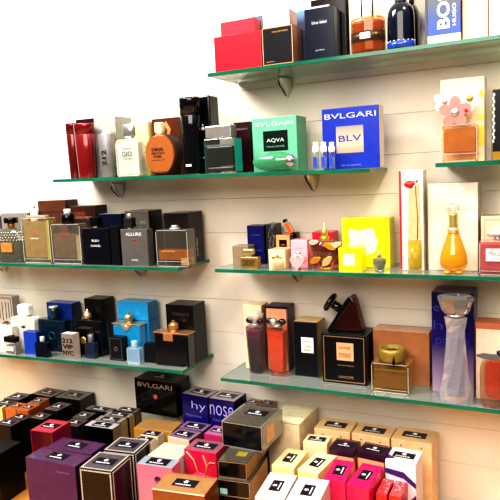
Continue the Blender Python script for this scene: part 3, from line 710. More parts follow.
# ============================================================ middle left shelf
G3 = 'perfume boxes on the middle left shelf'; B3 = 'perfume bottles on the middle left shelf'
o, w, d, h = thing('s3_round', 'perfume_bottle', 'studded dark glass bottle with orange label at the left edge', 'perfume', B3)
MB().lathe([(w/2*a, h*z) for a, z in ((.72, 0), (.84, .04), (.96, .3), (.98, .6), (.86, .8), (.6, .95), (.24, 1))], 36, sy=d/w).build('glass_body', glass('#6d7a60', '#9a9a88', .35, .15), o)
MB().lathe([(w/2*a, h*z) for a, z in ((.66, .05), (.86, .3), (.88, .56), (.6, .62))], 32, sy=d/w*.94).build('perfume_liquid', liquid('#1c2618', .85), o)
mb = MB()
for r_ in range(4):
    for k in range(15):
        a = PI+PI*(k+.5*(r_ % 2)+.25)/15; R = w/2*(.97-.07*r_); mb.ball(.0026, (R*math.cos(a), R*d/w*math.sin(a), h*(.64+.07*r_)))
mb.build('glass_studs', paint('#a9a79c', .15, .5), o)
MB().box(.005, -d/2+.0005, h*.3, w*.36, .004, h*.27, bev=.001).build('label_patch', paint('#c67c3c', .4), o, 'orange brown label')
cap_cyl(o, w*.09, h, .012, metal('#c8925a'), name='collar', cx=.008); cap_cyl(o, w*.17, h+.012, .016, BLACK, cx=.008)
carton('s3_purple', 'dull purple box at the left edge behind the studded bottle', '#6d5a72', group=G3)
carton('s3_greybox', 'wide pale grey brown box behind the studded bottle', '#8d857e', side='#7a726c', top='#a59c92', group=G3)
REDT = paint('#b4472c', .4)
o, w, d, h = thing('s3_hermes', 'perfume_bottle', 'tall clear bottle of yellow brown perfume with red lettering', 'perfume', B3)
flask(o, w, d, h, '#bfa878', .95, glass('#efe9d8', '#f0ead0', .22), r=.004, base=.014, dens=.55)
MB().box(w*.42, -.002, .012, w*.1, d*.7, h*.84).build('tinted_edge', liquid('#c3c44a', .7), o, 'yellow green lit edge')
lettering(o, 'HERMES', -.004, h*.55, w*.3, h*.03, -d/2-.0008, WHITE); lettering(o, 'TERRE', -.006, h*.64, w*.2, h*.05, -d/2-.0008, REDT)
MB().box(0, -.002, h, w*.7, d*.5, .006, bev=.001).build('collar', paint('#c8b89c', .3, .4), o)
o, w, d, h = thing('s3_whitecapbox', 'perfume_bottle', 'bottle with tall white cap standing behind the yellow brown bottle', 'perfume', B3)
MB().box(0, 0, 0, w, d, h*.66, bev=.002).build('glass_body', glass('#f0ece2', '#ffffff', .4), o); MB().cyl(d*.4, h*.66, h*.26, sx=1.5).build('cap', WHITE, o); MB().cyl(d*.22, h*.92, h*.08).build('spray_nozzle', SILVER, o)
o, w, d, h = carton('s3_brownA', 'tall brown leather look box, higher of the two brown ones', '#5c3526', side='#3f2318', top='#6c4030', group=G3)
lettering(o, 'HERMES', w*.1, h*.4, w*.5, h*.05, -d/2-.0006, REDT); patch(o, 'lid_edge', -w/2, w/2, h*.8, h*.808, -d/2-.0002, paint('#3a2016', .5))
o, w, d, h = thing('s3_hermesB', 'perfume_bottle', 'clear square bottle with black cap and silver tip', 'perfume', B3)
flask(o, w, d, h, '#9a8066', .75, glass('#e8e4dc', '#e8e4dc', .2), r=.003, base=.014, dens=.5)
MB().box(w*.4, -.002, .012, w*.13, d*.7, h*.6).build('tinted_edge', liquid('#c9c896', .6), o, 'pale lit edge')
cap_cyl(o, w*.17, h, .026, BLACK, cx=.0); cap_cyl(o, w*.09, h+.026, .012, paint('#e8e4e0', .3), name='cap_tip')
lettering(o, 'TERRE', -.002, h*.76, w*.34, h*.05, -d/2-.0008, REDT)
o, w, d, h = carton('s3_brownB', 'brown box with red HERMES lettering, lower of the two brown ones', '#4a2a20', side='#33201a', top='#5a3528', group=G3)
lettering(o, 'HERMES', -w*.02, h*.79, w*.72, h*.045, -d/2-.0006, paint('#a9887c', .4)); lettering(o, 'TERRE', -w*.12, h*.86, w*.45, h*.06, -d/2-.0006, REDT)
def chanel(key, label, glassc, capc, lines, capx=0, tip=False):
    o, w, d, h = thing(key, 'perfume_bottle', label, 'perfume', B3)
    MB().box(0, 0, 0, w, d, h, bev=.002).build('glass_body', paint(glassc, .1, coat=1.), o)
    cap_cyl(o, w*.1, h, .003, SILVER, name='collar', cx=capx); cap_box(o, w*.3, d*.8, h+.003, .024, paint(capc, .15, coat=.8), cx=capx, bev=.0015)
    if tip: cap_cyl(o, w*.07, h+.027, .01, SILVER, name='cap_tip', cx=capx)
    for tx, zz, ww, hh, m in lines: lettering(o, tx, 0, h*zz, w*ww, h*hh, -d/2-.0006, m, bold=.01)
WT = paint('#dcdce2', .35)
chanel('s3_bleu', 'dark navy square bottle lettered BLEU CHANEL', '#0d1220', '#0a0a10', [('BLEU', .66, .26, .06, WT), ('CHANEL', .52, .38, .055, WT)], capx=-.004)
carton('s3_navybox', 'midnight blue box with pale top edge behind the navy bottle', '#141d3a', top='#cfd4e4', group=G3)
carton('s3_darkback', 'narrow black box between the navy bottle and the grey bottle', '#15151a', group=G3)
o_ = chanel('s3_allure', 'charcoal grey square bottle lettered ALLURE', '#5a5856', '#2a2a2c', [('ALLURE', .86, .6, .085, WT), ('HOMME', .7, .26, .04, REDT), ('CHANEL', .16, .26, .045, WT)], capx=-.018, tip=True)
o, w, d, h = carton('s3_allurebox', 'olive grey box lettered ALLURE with black side', '#57524a', side='#14141a', top='#3c3a38', group=G3)
lettering(o, 'ALLURE', .004, h*.78, w*.66, h*.06, -d/2-.0006, paint('#8f8a80', .4)); lettering(o, 'HOMME', .004, h*.68, w*.3, h*.03, -d/2-.0006, paint('#8f8a80', .4))
o, w, d, h = thing('s3_amber', 'perfume_bottle', 'clear rectangular bottle a third full of amber at the shelf end', 'perfume', B3)
flask(o, w, d, h, '#b8701c', .36, glass('#e6e0d6', '#d8d2c6', .2), r=.003, base=h*.18, dens=.75)
MB().box(w*.36, -.002, .004, w*.22, d*.8, h*.2, bev=.001).build('lit_glass_corner', liquid('#e6d09a', .6), o, 'pale gold lit corner')  # pale gold block in the lower right corner
cap_cyl(o, w*.15, h, .004, SILVER, name='collar'); MB().cyl(w*.1, h+.004, .006).build('cap', SILVER, o)
lettering(o, 'pour homme', -.01, h*.43, w*.4, h*.04, -d/2-.0008, paint('#e8c890', .4))
o, w, d, h = carton('s3_blackbox', 'black brown box at the end of the middle left shelf', '#221a1c', side='#2a1f20', top='#3a2c2a', group=G3)
lettering(o, 'eau de toilette', 0, h*.3, h*.36, .007, w/2+.0008, WT, face='side', spin=PI/2)

# ============================================================ middle right shelf
G4 = 'perfume boxes on the middle right shelf'; B4 = 'perfume bottles on the middle right shelf'
carton('s3_taupe', 'small taupe box at the left end of the middle right shelf', '#8d7864', side='#7a6654', group=G4)
o, w, d, h = thing('s3_goldb', 'perfume_bottle', 'tiny gold stepped bottle before the taupe box', 'perfume', B4)
MB().box(0, 0, 0, w, d, h, bev=.002).build('glass_body', metal('#b89c5c', .25), o); MB().box(-.003, 0, h+.004, w*.62, d*.8, .014, bev=.003).build('cap', metal('#c9b78c', .2), o)
MB().box(-.003, 0, h, w*.3, d*.5, .004).build('collar', SILVER, o)
lettering(o, 'DKNY', 0, h*.5, w*.7, h*.5, -d/2-.0006, paint('#4a3c1e', .4), bold=.02)
o, w, d, h = carton('s3_navy2', 'upright ultramarine box behind the gold stepped bottle', '#141a6a', side='#10123c', group=G4)
lettering(o, 'COLOGNE', 0, h*.75, w*.6, h*.03, -d/2-.0006, paint('#5a68b8', .4)); lettering(o, 'for women', 0, h*.36, w*.6, h*.045, -d/2-.0006, paint('#5a68b8', .4))
o, w, d, h = carton('s3_emboss', 'black and grey patterned box right of the ultramarine box', '#3a3836', group=G4)
mb = MB(); random.seed(3)
for k in range(16):
    x = random.uniform(-.4, .4)*w; z = random.uniform(.3, .92)*h; mb.tube([(x, -d/2-.0004, z), (x+random.uniform(-.003, .003), -d/2-.0004, z+.008), (x+random.uniform(-.004, .004), -d/2-.0004, z+.014)], .0006, 5)
mb.build('scroll_print', paint('#8d8980', .4), o)
o, w, d, h = carton('s3_creamcube', 'small cream cube box with gold print near the shelf front', '#f2dfb4', side='#d9bd8c', group=G4)
patch(o, 'gold_print', -w*.3, w*.3, h*.5, h*.62, -d/2-.0002, GOLD)
o, w, d, h = thing('s3_dome', 'perfume_bottle', 'tiny domed clear bottle before the cream cube box', 'perfume', B4)
MB().lathe([(w/2*a, h*z) for a, z in ((.75, 0), (.95, .1), (1, .4), (.9, .65), (.55, .9), (.2, 1))], 24, sy=d/w).build('glass_body', glass('#f4e4c0', '#fff6e0', .35), o)
MB().lathe([(w/2*a, h*z) for a, z in ((.6, .1), (.8, .4), (.7, .55))], 20, sy=d/w*.9).build('perfume_liquid', liquid('#e0b060', .5), o); cap_cyl(o, .003, h, .006, GOLD)
PEACH = paint('#f09c6c', .4)
o, w, d, h = carton('s3_peach', 'peach orange box with black square label in the shelf middle', PEACH, side='#1a1414', top='#1a1414', group=G4)
patch(o, 'black_square', -w*.27, w*.3, h*.52, h*.84, -d/2-.0002, BLACK); lettering(o, 'parfum', .001, h*.68, w*.3, h*.05, -d/2-.0012, PEACH)
carton('s3_blackpeach', 'small black box right behind the peach orange box', '#17120f', group=G4)
x, y, z, r, w, d, h = S['s3_peach']
S['tilted'] = (x+.006, y-.004, z+h+.0002, 0, .02, .012, .03)
o, w, d, h = thing('tilted', 'perfume_bottle', 'tiny orange bottle with black cap lying tilted on the peach box', 'perfume', B4)
M_ = Matrix.Rotation(math.radians(52), 4, 'Y')
MB().box(0, 0, -.004, .012, .01, .026, bev=.0015).move(Matrix.Translation((.010, 0, .0098))@Matrix.Rotation(math.radians(-28), 4, 'Y')@Matrix.Translation((0, 0, -.003))).build('glass_body', paint('#d8641c', .15, coat=1.), o)
MB().box(0, 0, 0, .009, .009, .007, bev=.001).move(Matrix.Translation((-.001, 0, .0282))@Matrix.Rotation(math.radians(-28), 4, 'Y')).build('cap', BLACK, o)
MB().box(0, 0, 0, .018, .009, .003).build('foot', paint('#c65a1c', .2), o)
PK = paint('#f0a9b4', .4)
o, w, d, h = carton('s3_pinkbox', 'pale pink box behind the heart-shaped clear bottle', PK, side='#d88c98', group=G4)
lettering(o, 'princess', 0, h*.7, w*.5, h*.05, -d/2-.0006, paint('#c87888', .4))
o, w, d, h = thing('s3_heart', 'perfume_bottle', 'clear pink heart-shaped bottle tied with silver bow', 'perfume', B4)
hp = []
for k in range(32):
    t_ = 2*PI*k/32; hp.append((w*.62*(math.sin(t_)**3), h*.42+h*.030*(13*math.cos(t_)-5*math.cos(2*t_)-2*math.cos(3*t_)-math.cos(4*t_))))
mz = min(p[1] for p in hp); hp = [(a, b-mz) for a, b in hp]
MB().prism(hp, -d/2, d/2, bev=.002).build('glass_body', glass('#fbd8dc', '#ffeef0', .45, .2), o)
mb = MB()
for s in (-1, 1): mb.ball(.004, (s*.005, -d*.2, h*.86), 1.2, .6, .8)
mb.ball(.0022, (0, -d*.35, h*.86)); mb.build('bow', SILVER, o); cap_cyl(o, .005, h*.86, .009, SILVER)
carton('s3_redbox', 'crimson box behind the red apple-shaped bottle', '#c01a3c', group=G4)
o, w, d, h = thing('s3_lolita', 'perfume_bottle', 'dark red apple-shaped bottle with gold leaves and tall gold cap', 'perfume', B4)
MB().lathe([(w/2*a, h*z) for a, z in ((.36, 0), (.42, .03), (.34, .1), (.4, .16), (.72, .35), (.94, .6), (1.0, .8), (.92, .93), (.6, 1.0), (.2, .98))], 32, sy=d/w*.95).build('glass_body', glass('#f0c8b0', '#f4c8a0', .2, .2), o)
MB().lathe([(w/2*a, h*z) for a, z in ((.25, .17), (.6, .35), (.86, .6), (.92, .8), (.7, .9))], 32, sy=d/w*.9).build('perfume_liquid', liquid('#6e0a0c', .85), o)
MB().lathe([(w/2*a, h*z) for a, z in ((.4, 0), (.44, .04), (.3, .12))], 24, sy=d/w, z0=.0002).build('amber_foot', paint('#d8962a', .15, .3, coat=.8), o)
def leaf(cx, cz, R, a, y): 
    return [(cx+R*u*math.cos(a)-R*v*math.sin(a), cz+R*u*math.sin(a)+R*v*math.cos(a)) for u, v in ((-1, 0), (-.5, .42), (.1, .5), (.7, .3), (1, 0), (.7, -.3), (.1, -.5), (-.5, -.42))]
for cx, cz, R, a, mt in ((-.22, .36, .2, .4, '#d89a30'), (.16, .34, .22, .8, '#e6c98c'), (.26, .82, .2, -.5, '#e8a52c'), (.42, .86, .18, .4, '#f0e2c0'), (-.26, .95, .16, .1, '#f0dccc')):
    yy = -d/2*(1-.5*(abs(cx)*2)**2)-.001
    MB().prism(leaf(cx*w, cz*h, R*w, a, 0), yy-.003, yy+.004, bev=.0008).build('leaf', paint(mt, .2, .5, coat=.5), o)
MB().cyl(w*.14, h*.96, .010).cyl(w*.10, h*.96+.01, .014).build('collar', metal('#c8b85a'), o); MB().lathe([(w*.1, 0), (w*.08, .01), (w*.03, .016), (w*.02, .026), (0, .027)], 20, z0=h*.96+.012).build('cap', metal('#d8cf7a'), o)
YEL = paint('#f4ec10', .35, coat=.2); IV = paint('#efe6c4', .45)
def blob(o, w, h, y, cx, cz, sx, sz, seed):
    rn = random.Random(seed); pts = []
    for k in range(28):
        a = 2*PI*k/28; c, s_ = math.cos(a), math.sin(a)
        rr = 1/max(abs(c), abs(s_))*.94 if True else 1
        rr = min(rr, 1.25)*(1+.09*math.sin(5*a+seed)+rn.uniform(-.04, .04)); pts.append((cx+sx*rr*c, cz+sz*rr*s_))
    MB().prism(pts, y-.0006, y).build('label_patch', IV, o, 'ivory flower-edged label')
o, w, d, h = carton('s3_yellow', 'large bright yellow box with ivory blossom-shaped label', YEL, side='#e0d000', top='#f0e80a', group=G4)
blob(o, w, h, -d/2-.0002, -w*.06, h*.52, w*.31, h*.26, 2); lettering(o, 'lemon', -w*.05, h*.56, w*.28, h*.05, -d/2-.001, paint('#d9cf8c', .4)); lettering(o, 'parfum', -w*.08, h*.45, w*.26, h*.04, -d/2-.001, paint('#cfc48a', .4))
patch(o, 'hang_hole', w*.40, w*.49, h*.97, h*.985, -d/2-.0002, paint('#4a4410', .5))
o, w, d, h = carton('s3_yellow2', 'small bright yellow box with ivory label before the large yellow one', YEL, side='#e8dc00', group=G4)
blob(o, w, h, -d/2-.0002, -w*.05, h*.5, w*.27, h*.26, 4); lettering(o, 'lemon', -w*.05, h*.52, w*.26, h*.09, -d/2-.001, paint('#c8bc90', .4))
o, w, d, h = thing('s3_mini', 'perfume_bottle', 'miniature grey glass bottle with flared shoulders and tiny stopper', 'perfume', B4)
MB().lathe([(w/2*a, h*z) for a, z in ((.6, 0), (.62, .05), (.55, .12), (.82, .45), (.98, .75), (.98, .9), (.5, 1))], 8, sy=d/w*.95).build('glass_body', glass('#a8a890', '#b8b8a0', .4, .2), o)
MB().lathe([(w/2*a, h*z) for a, z in ((.4, .15), (.7, .5), (.8, .7))], 8, sy=d/w*.8).build('perfume_liquid', liquid('#8a8048', .6), o)
MB().cyl(.004, h, .007).build('collar', GOLD, o); MB().ball(.003, (0, 0, h+.0095)).build('stopper', paint('#e0b0a0', .2), o)
o, w, d, h = carton('s3_kenzobox', 'tall narrow white box with red edge behind the tube of yellow perfume', '#f3e9d8', side='#e6d6c0', group=G4)
patch(o, 'red_edge', -w/2, -w/2+.004, .001, h-.001, -d/2-.0002, paint('#d8202c', .35))
o, w, d, h = thing('s3_kenzo', 'perfume_bottle', 'slim tall clear tube with red poppy and yellow perfume', 'perfume', B4)
MB().lathe([(w/2*a, h*z) for a, z in ((1.0, 0), (1.05, .01), (1.0, .3), (.84, .7), (.74, .97), (.6, 1))], 28, sy=.8).build('glass_body', glass('#f4eedc', '#fffaf0', .12, .12), o)
MB().lathe([(w/2*a, h*z) for a, z in ((.86, .04), (.92, .08), (.88, .36))], 28, sy=.76).build('perfume_liquid', liquid('#e0d02a', .75), o)
MB().tube([(w*.2, 0, h*.37), (w*.24, 0, h*.6), (w*.1, 0, h*.96)], .0012).build('stem', paint('#8a7a4a', .4), o)
MB().ball(.009, (-w*.3, -.004, h*.985), 1.2, .7, .8).lathe([(.002, 0), (.005, .006), (.007, .008)], 10, cx=-w*.2, cy=-.004, z0=h*.94).build('poppy', paint('#d8201c', .3), o, 'red poppy flower')
cap_cyl(o, w*.2, h, .006, SILVER, cx=w*.1)
o, w, d, h = carton('s3_whitebox', 'big ivory box standing behind the golden teardrop bottle', '#e9dfd0', side='#b9a898', group=G4)
patch(o, 'lid_line', -w/2, w/2, h*.70, h*.703, -d/2-.0002, paint('#cfc2b0', .5))
o, w, d, h = thing('s3_jadore', 'perfume_bottle', 'golden teardrop bottle with ringed neck and clear ball stopper', 'perfume', B4)
R = w/2; z1 = h*.12
MB().lathe([(R*a, h*z) for a, z in ((.5, 0), (.6, .02), (.55, .05), (.9, .09), (1.02, .16), (.98, .26), (.8, .38), (.58, .5), (.42, .6), (.36, .68), (.34, .72))], 36, sy=.9).build('glass_body', glass('#ffe9a0', '#ffe98c', .2, .2), o)
MB().lathe([(R*a, h*z) for a, z in ((.7, .10), (.94, .16), (.9, .26), (.74, .37), (.52, .5), (.36, .6), (.3, .64))], 32, sy=.88).build('perfume_liquid', liquid('#ffe238', .55), o)
prof = []
for k in range(13): prof.append((R*(.36 if k % 2 else .31), h*(.64+.24*k/12)))
MB().lathe(prof, 24).build('neck_rings', metal('#e0cf7a', .2), o, 'pale gold ringed neck')
MB().lathe([(R*.45, 0), (R*.47, .008), (R*.4, .010)], 24, z0=h*.60).build('collar', metal('#f0e6b0', .2), o)
MB().ball(R*.50, (0, 0, h*.955), 1, 1, .85).build('stopper', glass('#fbf6ea', '#ffffff', .28, .3), o)
mb = MB()
for s in (-1, 1): mb.ball(R*.3, (s*R*.4, -R*.2, h*.025), 1, 1, .5)
mb.build('gold_foot', paint('#f0b81c', .1, .2, coat=1.), o)
o, w, d, h = carton('s3_pinkcream', 'peach cream box behind the pink bottle at the right edge', '#f0cfb0', side='#b07868', group=G4)
frame_lines(o, w, h, -d/2-.0002, paint('#e6b090', .4), .006, .0015)
o, w, d, h = thing('s3_missdior', 'perfume_bottle', 'square rose pink bottle with white label and silver bow', 'perfume', B4)
flask(o, w, d, h, '#e0808a', .97, glass('#f6dcd8', '#ffeceb', .25), r=.003, base=.01, dens=.7)
patch(o, 'label_plate', -w*.28, w*.45, h*.42, h*.78, -d/2-.0004, paint('#f6e2da', .4), label='pale label'); lettering(o, 'Miss Dior', .004, h*.64, w*.5, h*.13, -d/2-.0012, paint('#4a2c30', .4)); lettering(o, 'Cherie', .004, h*.51, w*.24, h*.06, -d/2-.0012, paint('#7a5258', .4))
cap_cyl(o, w*.14, h, .006, SILVER, name='collar', cx=.004); cap_box(o, w*.34, w*.3, h+.006, .022, glass('#e8e4e4', '#f4f4f4', .5), cx=.004)
MB().ball(.007, (-.006, -.012, h+.012), 1.3, .5, .8).ball(.007, (.014, -.012, h+.012), 1.3, .5, .8).ball(.003, (.004, -.015, h+.012)).build('bow', SILVER, o)

# ============================================================ lower left shelf
G6 = 'perfume boxes on the lower left shelf'; B6 = 'perfume bottles on the lower left shelf'
IRON = paint('#3c3034', .4)
o, w, d, h = carton('s4_ornate', 'beige box printed with dark iron scrollwork at the left edge', '#b9ada0', side='#9c9086', group=G6)
frame_lines(o, w, h, -d/2-.0002, IRON, .004, .0016)
mb = MB(); y_ = -d/2-.0006
def arc(cx, cz, r, a0, a1, n=14): return [(cx+r*math.cos(a0+(a1-a0)*k/n), y_, cz+r*math.sin(a0+(a1-a0)*k/n)) for k in range(n+1)]
mb.tube(arc(w*.26, h*.34, w*.18, 0, PI), .0014, 6).tube(arc(w*.26, h*.34, w*.11, 0, PI), .0012, 6)
mb.tube(arc(w*.26, h*.42, w*.05, -PI/2, PI), .0012, 6).tube(arc(w*.28, h*.30, w*.06, PI/2, -PI), .0012, 6)
for s in (-.12, -.02, .1, .2): mb.tube([(w*s+.02, y_, h*.5+abs(s)*.05), (w*s+.02, y_, h*.88)], .0010, 6)
mb.build('scrollwork_print', IRON, o)
carton('s4_whitebox', 'low white box at the left edge before the scrollwork box', '#ece6dc', side='#cfc6ba', group=G6)
def mini(key, label, liq, capm, capw=.5, caph=.3, shell=None, lab=None, solid=None, grp=B6, r=.002):
    o, w, d, h = thing(key, 'perfume_bottle', label, 'perfume', grp); hb = h
    if solid: MB().prism(rounded(w, hb, r, top_r=r*2.2), -d/2, d/2, bev=.001).build('glass_body', solid, o)
    else: flask(o, w, d, hb, liq, .8, shell or glass('#eef0ee', '#ffffff', .25), r=r, base=hb*.12, dens=.6, shoulder=r*2)
    cap_cyl(o, min(w*capw/2, d*.45), hb, hb*caph, capm)
    if lab: patch(o, 'label_patch', -w*.34, w*.34, hb*.35, hb*.7, -d/2-.0004, lab)
    return o, w, d, h
S['s4_minidark'] = S['s4_minidark'][:6]+(S['s4_minidark'][6]*.66,)
o, w, d, h = mini('s4_minidark', 'miniature clear bottle with wide black plum cap and white label', '#b9a89c', paint('#241622', .3), .8, .5, lab=paint('#e6dcd4', .4))
MB().box(0, 0, h, w*.98, d*.9, h*.42, bev=.002).build('cap_skirt', paint('#241622', .3), o)
o, w, d, h = thing('s4_lacoste', 'perfume_bottle', 'matt white square-shouldered bottle with small crocodile badge', 'perfume', B6)
MB().prism(rounded(w, h, .006, top_r=.014), -d/2, d/2, bev=.003).build('glass_body', paint('#c9c6c0', .35), o)
MB().cyl(w*.14, h, .004).build('collar', WHITE, o); MB().box(0, 0, h+.004, w*.46, d*.85, .03, bev=.006, seg=3).build('cap', WHITE, o)
MB().prism([(.002+a*.9, h*.70+b) for a, b in ((-.011, 0), (-.006, .0025), (-.002, .002), (.002, .005), (.007, .004), (.011, .001), (.006, -.001), (.003, -.003), (-.003, -.002))], -d/2-.0008, -d/2).build('crocodile_badge', paint('#1c2a20', .4), o)
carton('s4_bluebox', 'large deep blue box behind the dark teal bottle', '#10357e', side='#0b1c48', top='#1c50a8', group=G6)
o, w, d, h = thing('s4_teal', 'perfume_bottle', 'dark teal square bottle with teal cap and pale cap top', 'perfume', B6)
MB().box(0, 0, 0, w, d, h, bev=.003).build('glass_body', paint('#082a3c', .1, coat=1.), o)
cap_cyl(o, d*.42, h, .032, paint('#0a3a44', .15, coat=.8)); MB().cyl(d*.44, h+.032, .005).build('cap_top', paint('#c8d8d0', .25, .5), o)
MB().lathe([(.012, 0), (.012, .001), (.009, .001), (.009, 0)], 20).move(Matrix.Translation((0, -d/2-.0002, h*.5))@Matrix.Rotation(PI/2, 4, 'X')).build('ring_emblem', paint('#2a5a68', .3, .5), o)
carton('s4_bluesmall', 'small bright blue box before the matt white bottle', '#1440a8', side='#0c2a70', group=G6)
mini('s4_minidark2', 'miniature navy round-shouldered bottle beside the small blue box', None, paint('#b8c8cc', .3), .4, .3, solid=paint('#0b1830', .1, coat=1.), r=.003)
o, w, d, h = carton('s4_212', 'small silver box lettered 212 VIP NYC standing near the shelf front', paint('#a49c94', .3, .5), side='#b8aca4', top='#d8d2ca', group=G6)
for tx, zz in (('212', .74), ('VIP', .50), ('NYC', .26)): lettering(o, tx, 0, h*zz, w*.86, h*.18, -d/2-.0006, paint('#141214', .4), bold=.03)
carton('s4_black', 'tall black box behind the gold capped dark bottle', '#14110f', side='#0e0c0c', top='#2a2420', group=G6)
o, w, d, h = thing('s4_darkgold', 'perfume_bottle', 'black bottle with domed gold cap and gold medallion', 'perfume', B6)
MB().box(0, 0, 0, w, d, h, bev=.003).build('glass_body', paint('#121210', .1, coat=1.), o)
MB().lathe([(.010, 0), (.012, .004), (.011, .012), (.006, .019), (.003, .022), (.0035, .026), (0, .028)], 24, z0=h, cx=-.01).build('cap', metal('#d8b890'), o)
MB().ball(.010, (-.018, -d/2, h*.42), 1, .3, 1).build('medallion', metal('#d8b45a'), o)
mini('s4_minigrey', 'miniature blue grey vial with grey cap before the black bottle', None, metal('#8a92a0', .35), .8, .5, solid=paint('#28324a', .1, coat=1.))
o, w, d, h = carton('s4_darksmall', 'small charcoal box with fine frame before the cyan box', '#1a1c20', side='#101014', group=G6)
frame_lines(o, w, h, -d/2-.0002, paint('#5a5c60', .4), .004, .0008); MB().lathe([(.006, 0), (.006, .0006), (.004, .0006), (.004, 0)], 16).move(Matrix.Translation((0, -d/2-.0002, h*.5))@Matrix.Rotation(PI/2, 4, 'X')).build('ring_print', paint('#5a5c60', .4), o)
CY = paint('#1c8fc8', .3, coat=.4)
o, w, d, h = carton('s4_cyanbox', 'tall bright cyan box with dark lid line', CY, side='#1270a0', top='#38a8d8', group=G6)
MB().box(0, 0, h*.66, w+.0012, d+.0012, .0016).build('lid_line', paint('#0c3c58', .4), o)
def versace(key, label, body, metalc, tagm):
    o, w, d, h = thing(key, 'perfume_bottle', label, 'perfume', B6)
    MB().box(0, 0, 0, w, d, h, bev=.003).build('glass_body', body, o)
    MB().box(0, 0, h, w+.004, d+.003, .003, bev=.001).build('top_rim', metalc, o, 'metal rim around the shoulder')
    MB().cyl(.010, h+.003, .005).build('collar', metalc, o)
    MB().lathe([(.009, 0), (.0125, .002), (.0125, .012), (.009, .016), (.004, .018), (.004, .022), (0, .023)], 8, z0=h+.008).build('cap', metalc, o)
    return o, w, d, h
o, w, d, h = versace('s4_versace', 'cyan glass bottle with silver gold rim and medusa badge', paint('#1482b4', .1, coat=1.), metal('#c9b48c'), None)
MB().prism([(-.016, h), (.016, h), (.008, h-.012), (0, h-.017), (-.008, h-.012)], -d/2-.002, -d/2).build('badge', metal('#d8c8a0'), o); MB().ball(.006, (0, -d/2-.002, h-.006), 1, .4, 1).build('medusa_head', SILVER, o)
o, w, d, h = mini('s4_minicyan', 'miniature cyan clear bottle with silver cap near the shelf front', '#2aa0d0', paint('#b8dcec', .25, .4), .5, .4, shell=glass('#b8e4f4', '#e8fbff', .3))
carton('s4_darksmall2', 'small black box between the miniature cyan bottle and the gold rimmed one', '#121418', group=G6)
o, w, d, h = versace('s4_versdark', 'black violet square bottle with gold rim, gold tag and crown cap', paint('#15121c', .08, coat=1.), metal('#d8a878'), None)
MB().box(-.006, -d/2-.0015, h-.018, .028, .002, .019, bev=.0006).build('gold_tag', metal('#d8a070', .3), o)
o, w, d, h = carton('s4_blackR', 'tall black box at the right end of the lower left shelf', '#110e14', side='#0d0b0e', top='#241f24', group=G6)
lettering(o, 'VERSACE', .004, h*.84, w*.62, h*.05, -d/2-.0006, paint('#4a4248', .4))
# ============================================================ lower right shelf
G7 = 'perfume boxes on the lower right shelf'; B7 = 'perfume bottles on the lower right shelf'
carton('s4_creambox', 'cream box behind the plum purple tall bottle', '#e8cfae', side='#d0b08c', group=G7)
def tresor(key, label, liqc, shellg, grad, ballm, capm):
    o, w, d, h = thing(key, 'perfume_bottle', label, 'perfume', B7)
    MB().lathe([(w/2*a*1.25, h*z) for a, z in ((.74, 0), (.78, .02), (.84, .2), (.92, .55), (1.0, .95), (.98, 1.0))], 4, sy=min(1, d/w), rot=PI/4).build('glass_body', shellg, o)
    MB().lathe([(w/2*a*1.25, h*z) for a, z in ((.66, .1 if not grad else .03), (.74, .2), (.83, .55), (.9, .9))], 4, sy=min(1, d/w)*.95, rot=PI/4).build('perfume_liquid', grad or liquid(liqc, .75), o)
    MB().cyl(w*.26, h, .005).build('collar', SILVER, o)
    mb = MB()
    for s in (-1, 1): mb.ball(.0085, (s*w*.32, -.003, h+.012), 1.1, .9, .9)
    mb.build('ball_ornaments', ballm, o)
    return o, w, d, h
o, w, d, h = tresor('s4_tresor', 'tall plum black square bottle with ornate clear cap', '#2a0c24', glass('#e6d4dc', '#f0e0e6', .10, .15), gradient('#0c0710', '#8a4a60', .05, .11, .12, '#3a1830'), paint('#2c1246', .12, coat=1.), None)
MB().lathe([(.012, 0), (.019, .006), (.021, .014), (.016, .02), (0, .021)], 8, z0=h+.012).build('cap', glass('#e8e4e0', '#fffaf2', .45, .3), o)
o, w, d, h = carton('s4_peach', 'tall peach box with purple lid, side and square window', '#eaa884', side='#3c1840', top='#3c1840', group=G7)
PUR = paint('#3c1444', .35)
frame_lines(o, w, h, -d/2-.0002, PUR, .0002, .0016)
patch(o, 'purple_window', -w*.24, w*.26, h*.58, h*.8, -d/2-.0002, PUR); frame_lines(o, w*.3, h*.12, -d/2-.0008, paint('#9c6ab0', .3), 0, .0008, z0=h*.63)
MB().box(0, 0, h*.985, w+.0016, d+.0016, h*.03).build('lid', PUR, o, 'purple lid')
o, w, d, h = tresor('s4_orange', 'tall orange square bottle with black and silver ball cap', '#e85c14', glass('#ffe0c8', '#ffeedd', .15, .15), None, None, None) if False else tresor('s4_orange', 'tall orange square bottle with black and silver ball cap', '#e85c14', glass('#ffe0c8', '#ffeedd', .15, .15), None, paint('#120e12', .1, coat=1.), None)
MB().ball(.009, (-.004, -.009, h+.013)).build('silver_ball', SILVER, o)
GLD = metal('#c9a86a', .3)
o, w, d, h = carton('s4_blackgold', 'black box with gold top and white label in the shelf middle', '#0f1520', side='#b8945c', top='#c9a468', group=G7)
patch(o, 'label_plate', -w*.18, w*.32, h*.44, h*.72, -d/2-.0002, paint('#e9e4d8', .4), label='white label')
for tx, zz in (('MAGIE', .65), ('NOIRE', .56), ('PARIS', .49)): lettering(o, tx, w*.07, h*zz, w*.3, h*.035, -d/2-.0012, paint('#3a3430', .4))
frame_lines(o, w, h, -d/2-.0002, paint('#5a5048', .3, .5), .0005, .001)
o, w, d, h = carton('s4_lanuit', 'large black gold framed box lettered LA NUIT under the triangular bottle', '#0b0f1a', side='#0a0c12', top='#1c1a1c', group=G7)
frame_lines(o, w, h, -d/2-.0002, metal('#d0a87c', .3), .004, .0016)
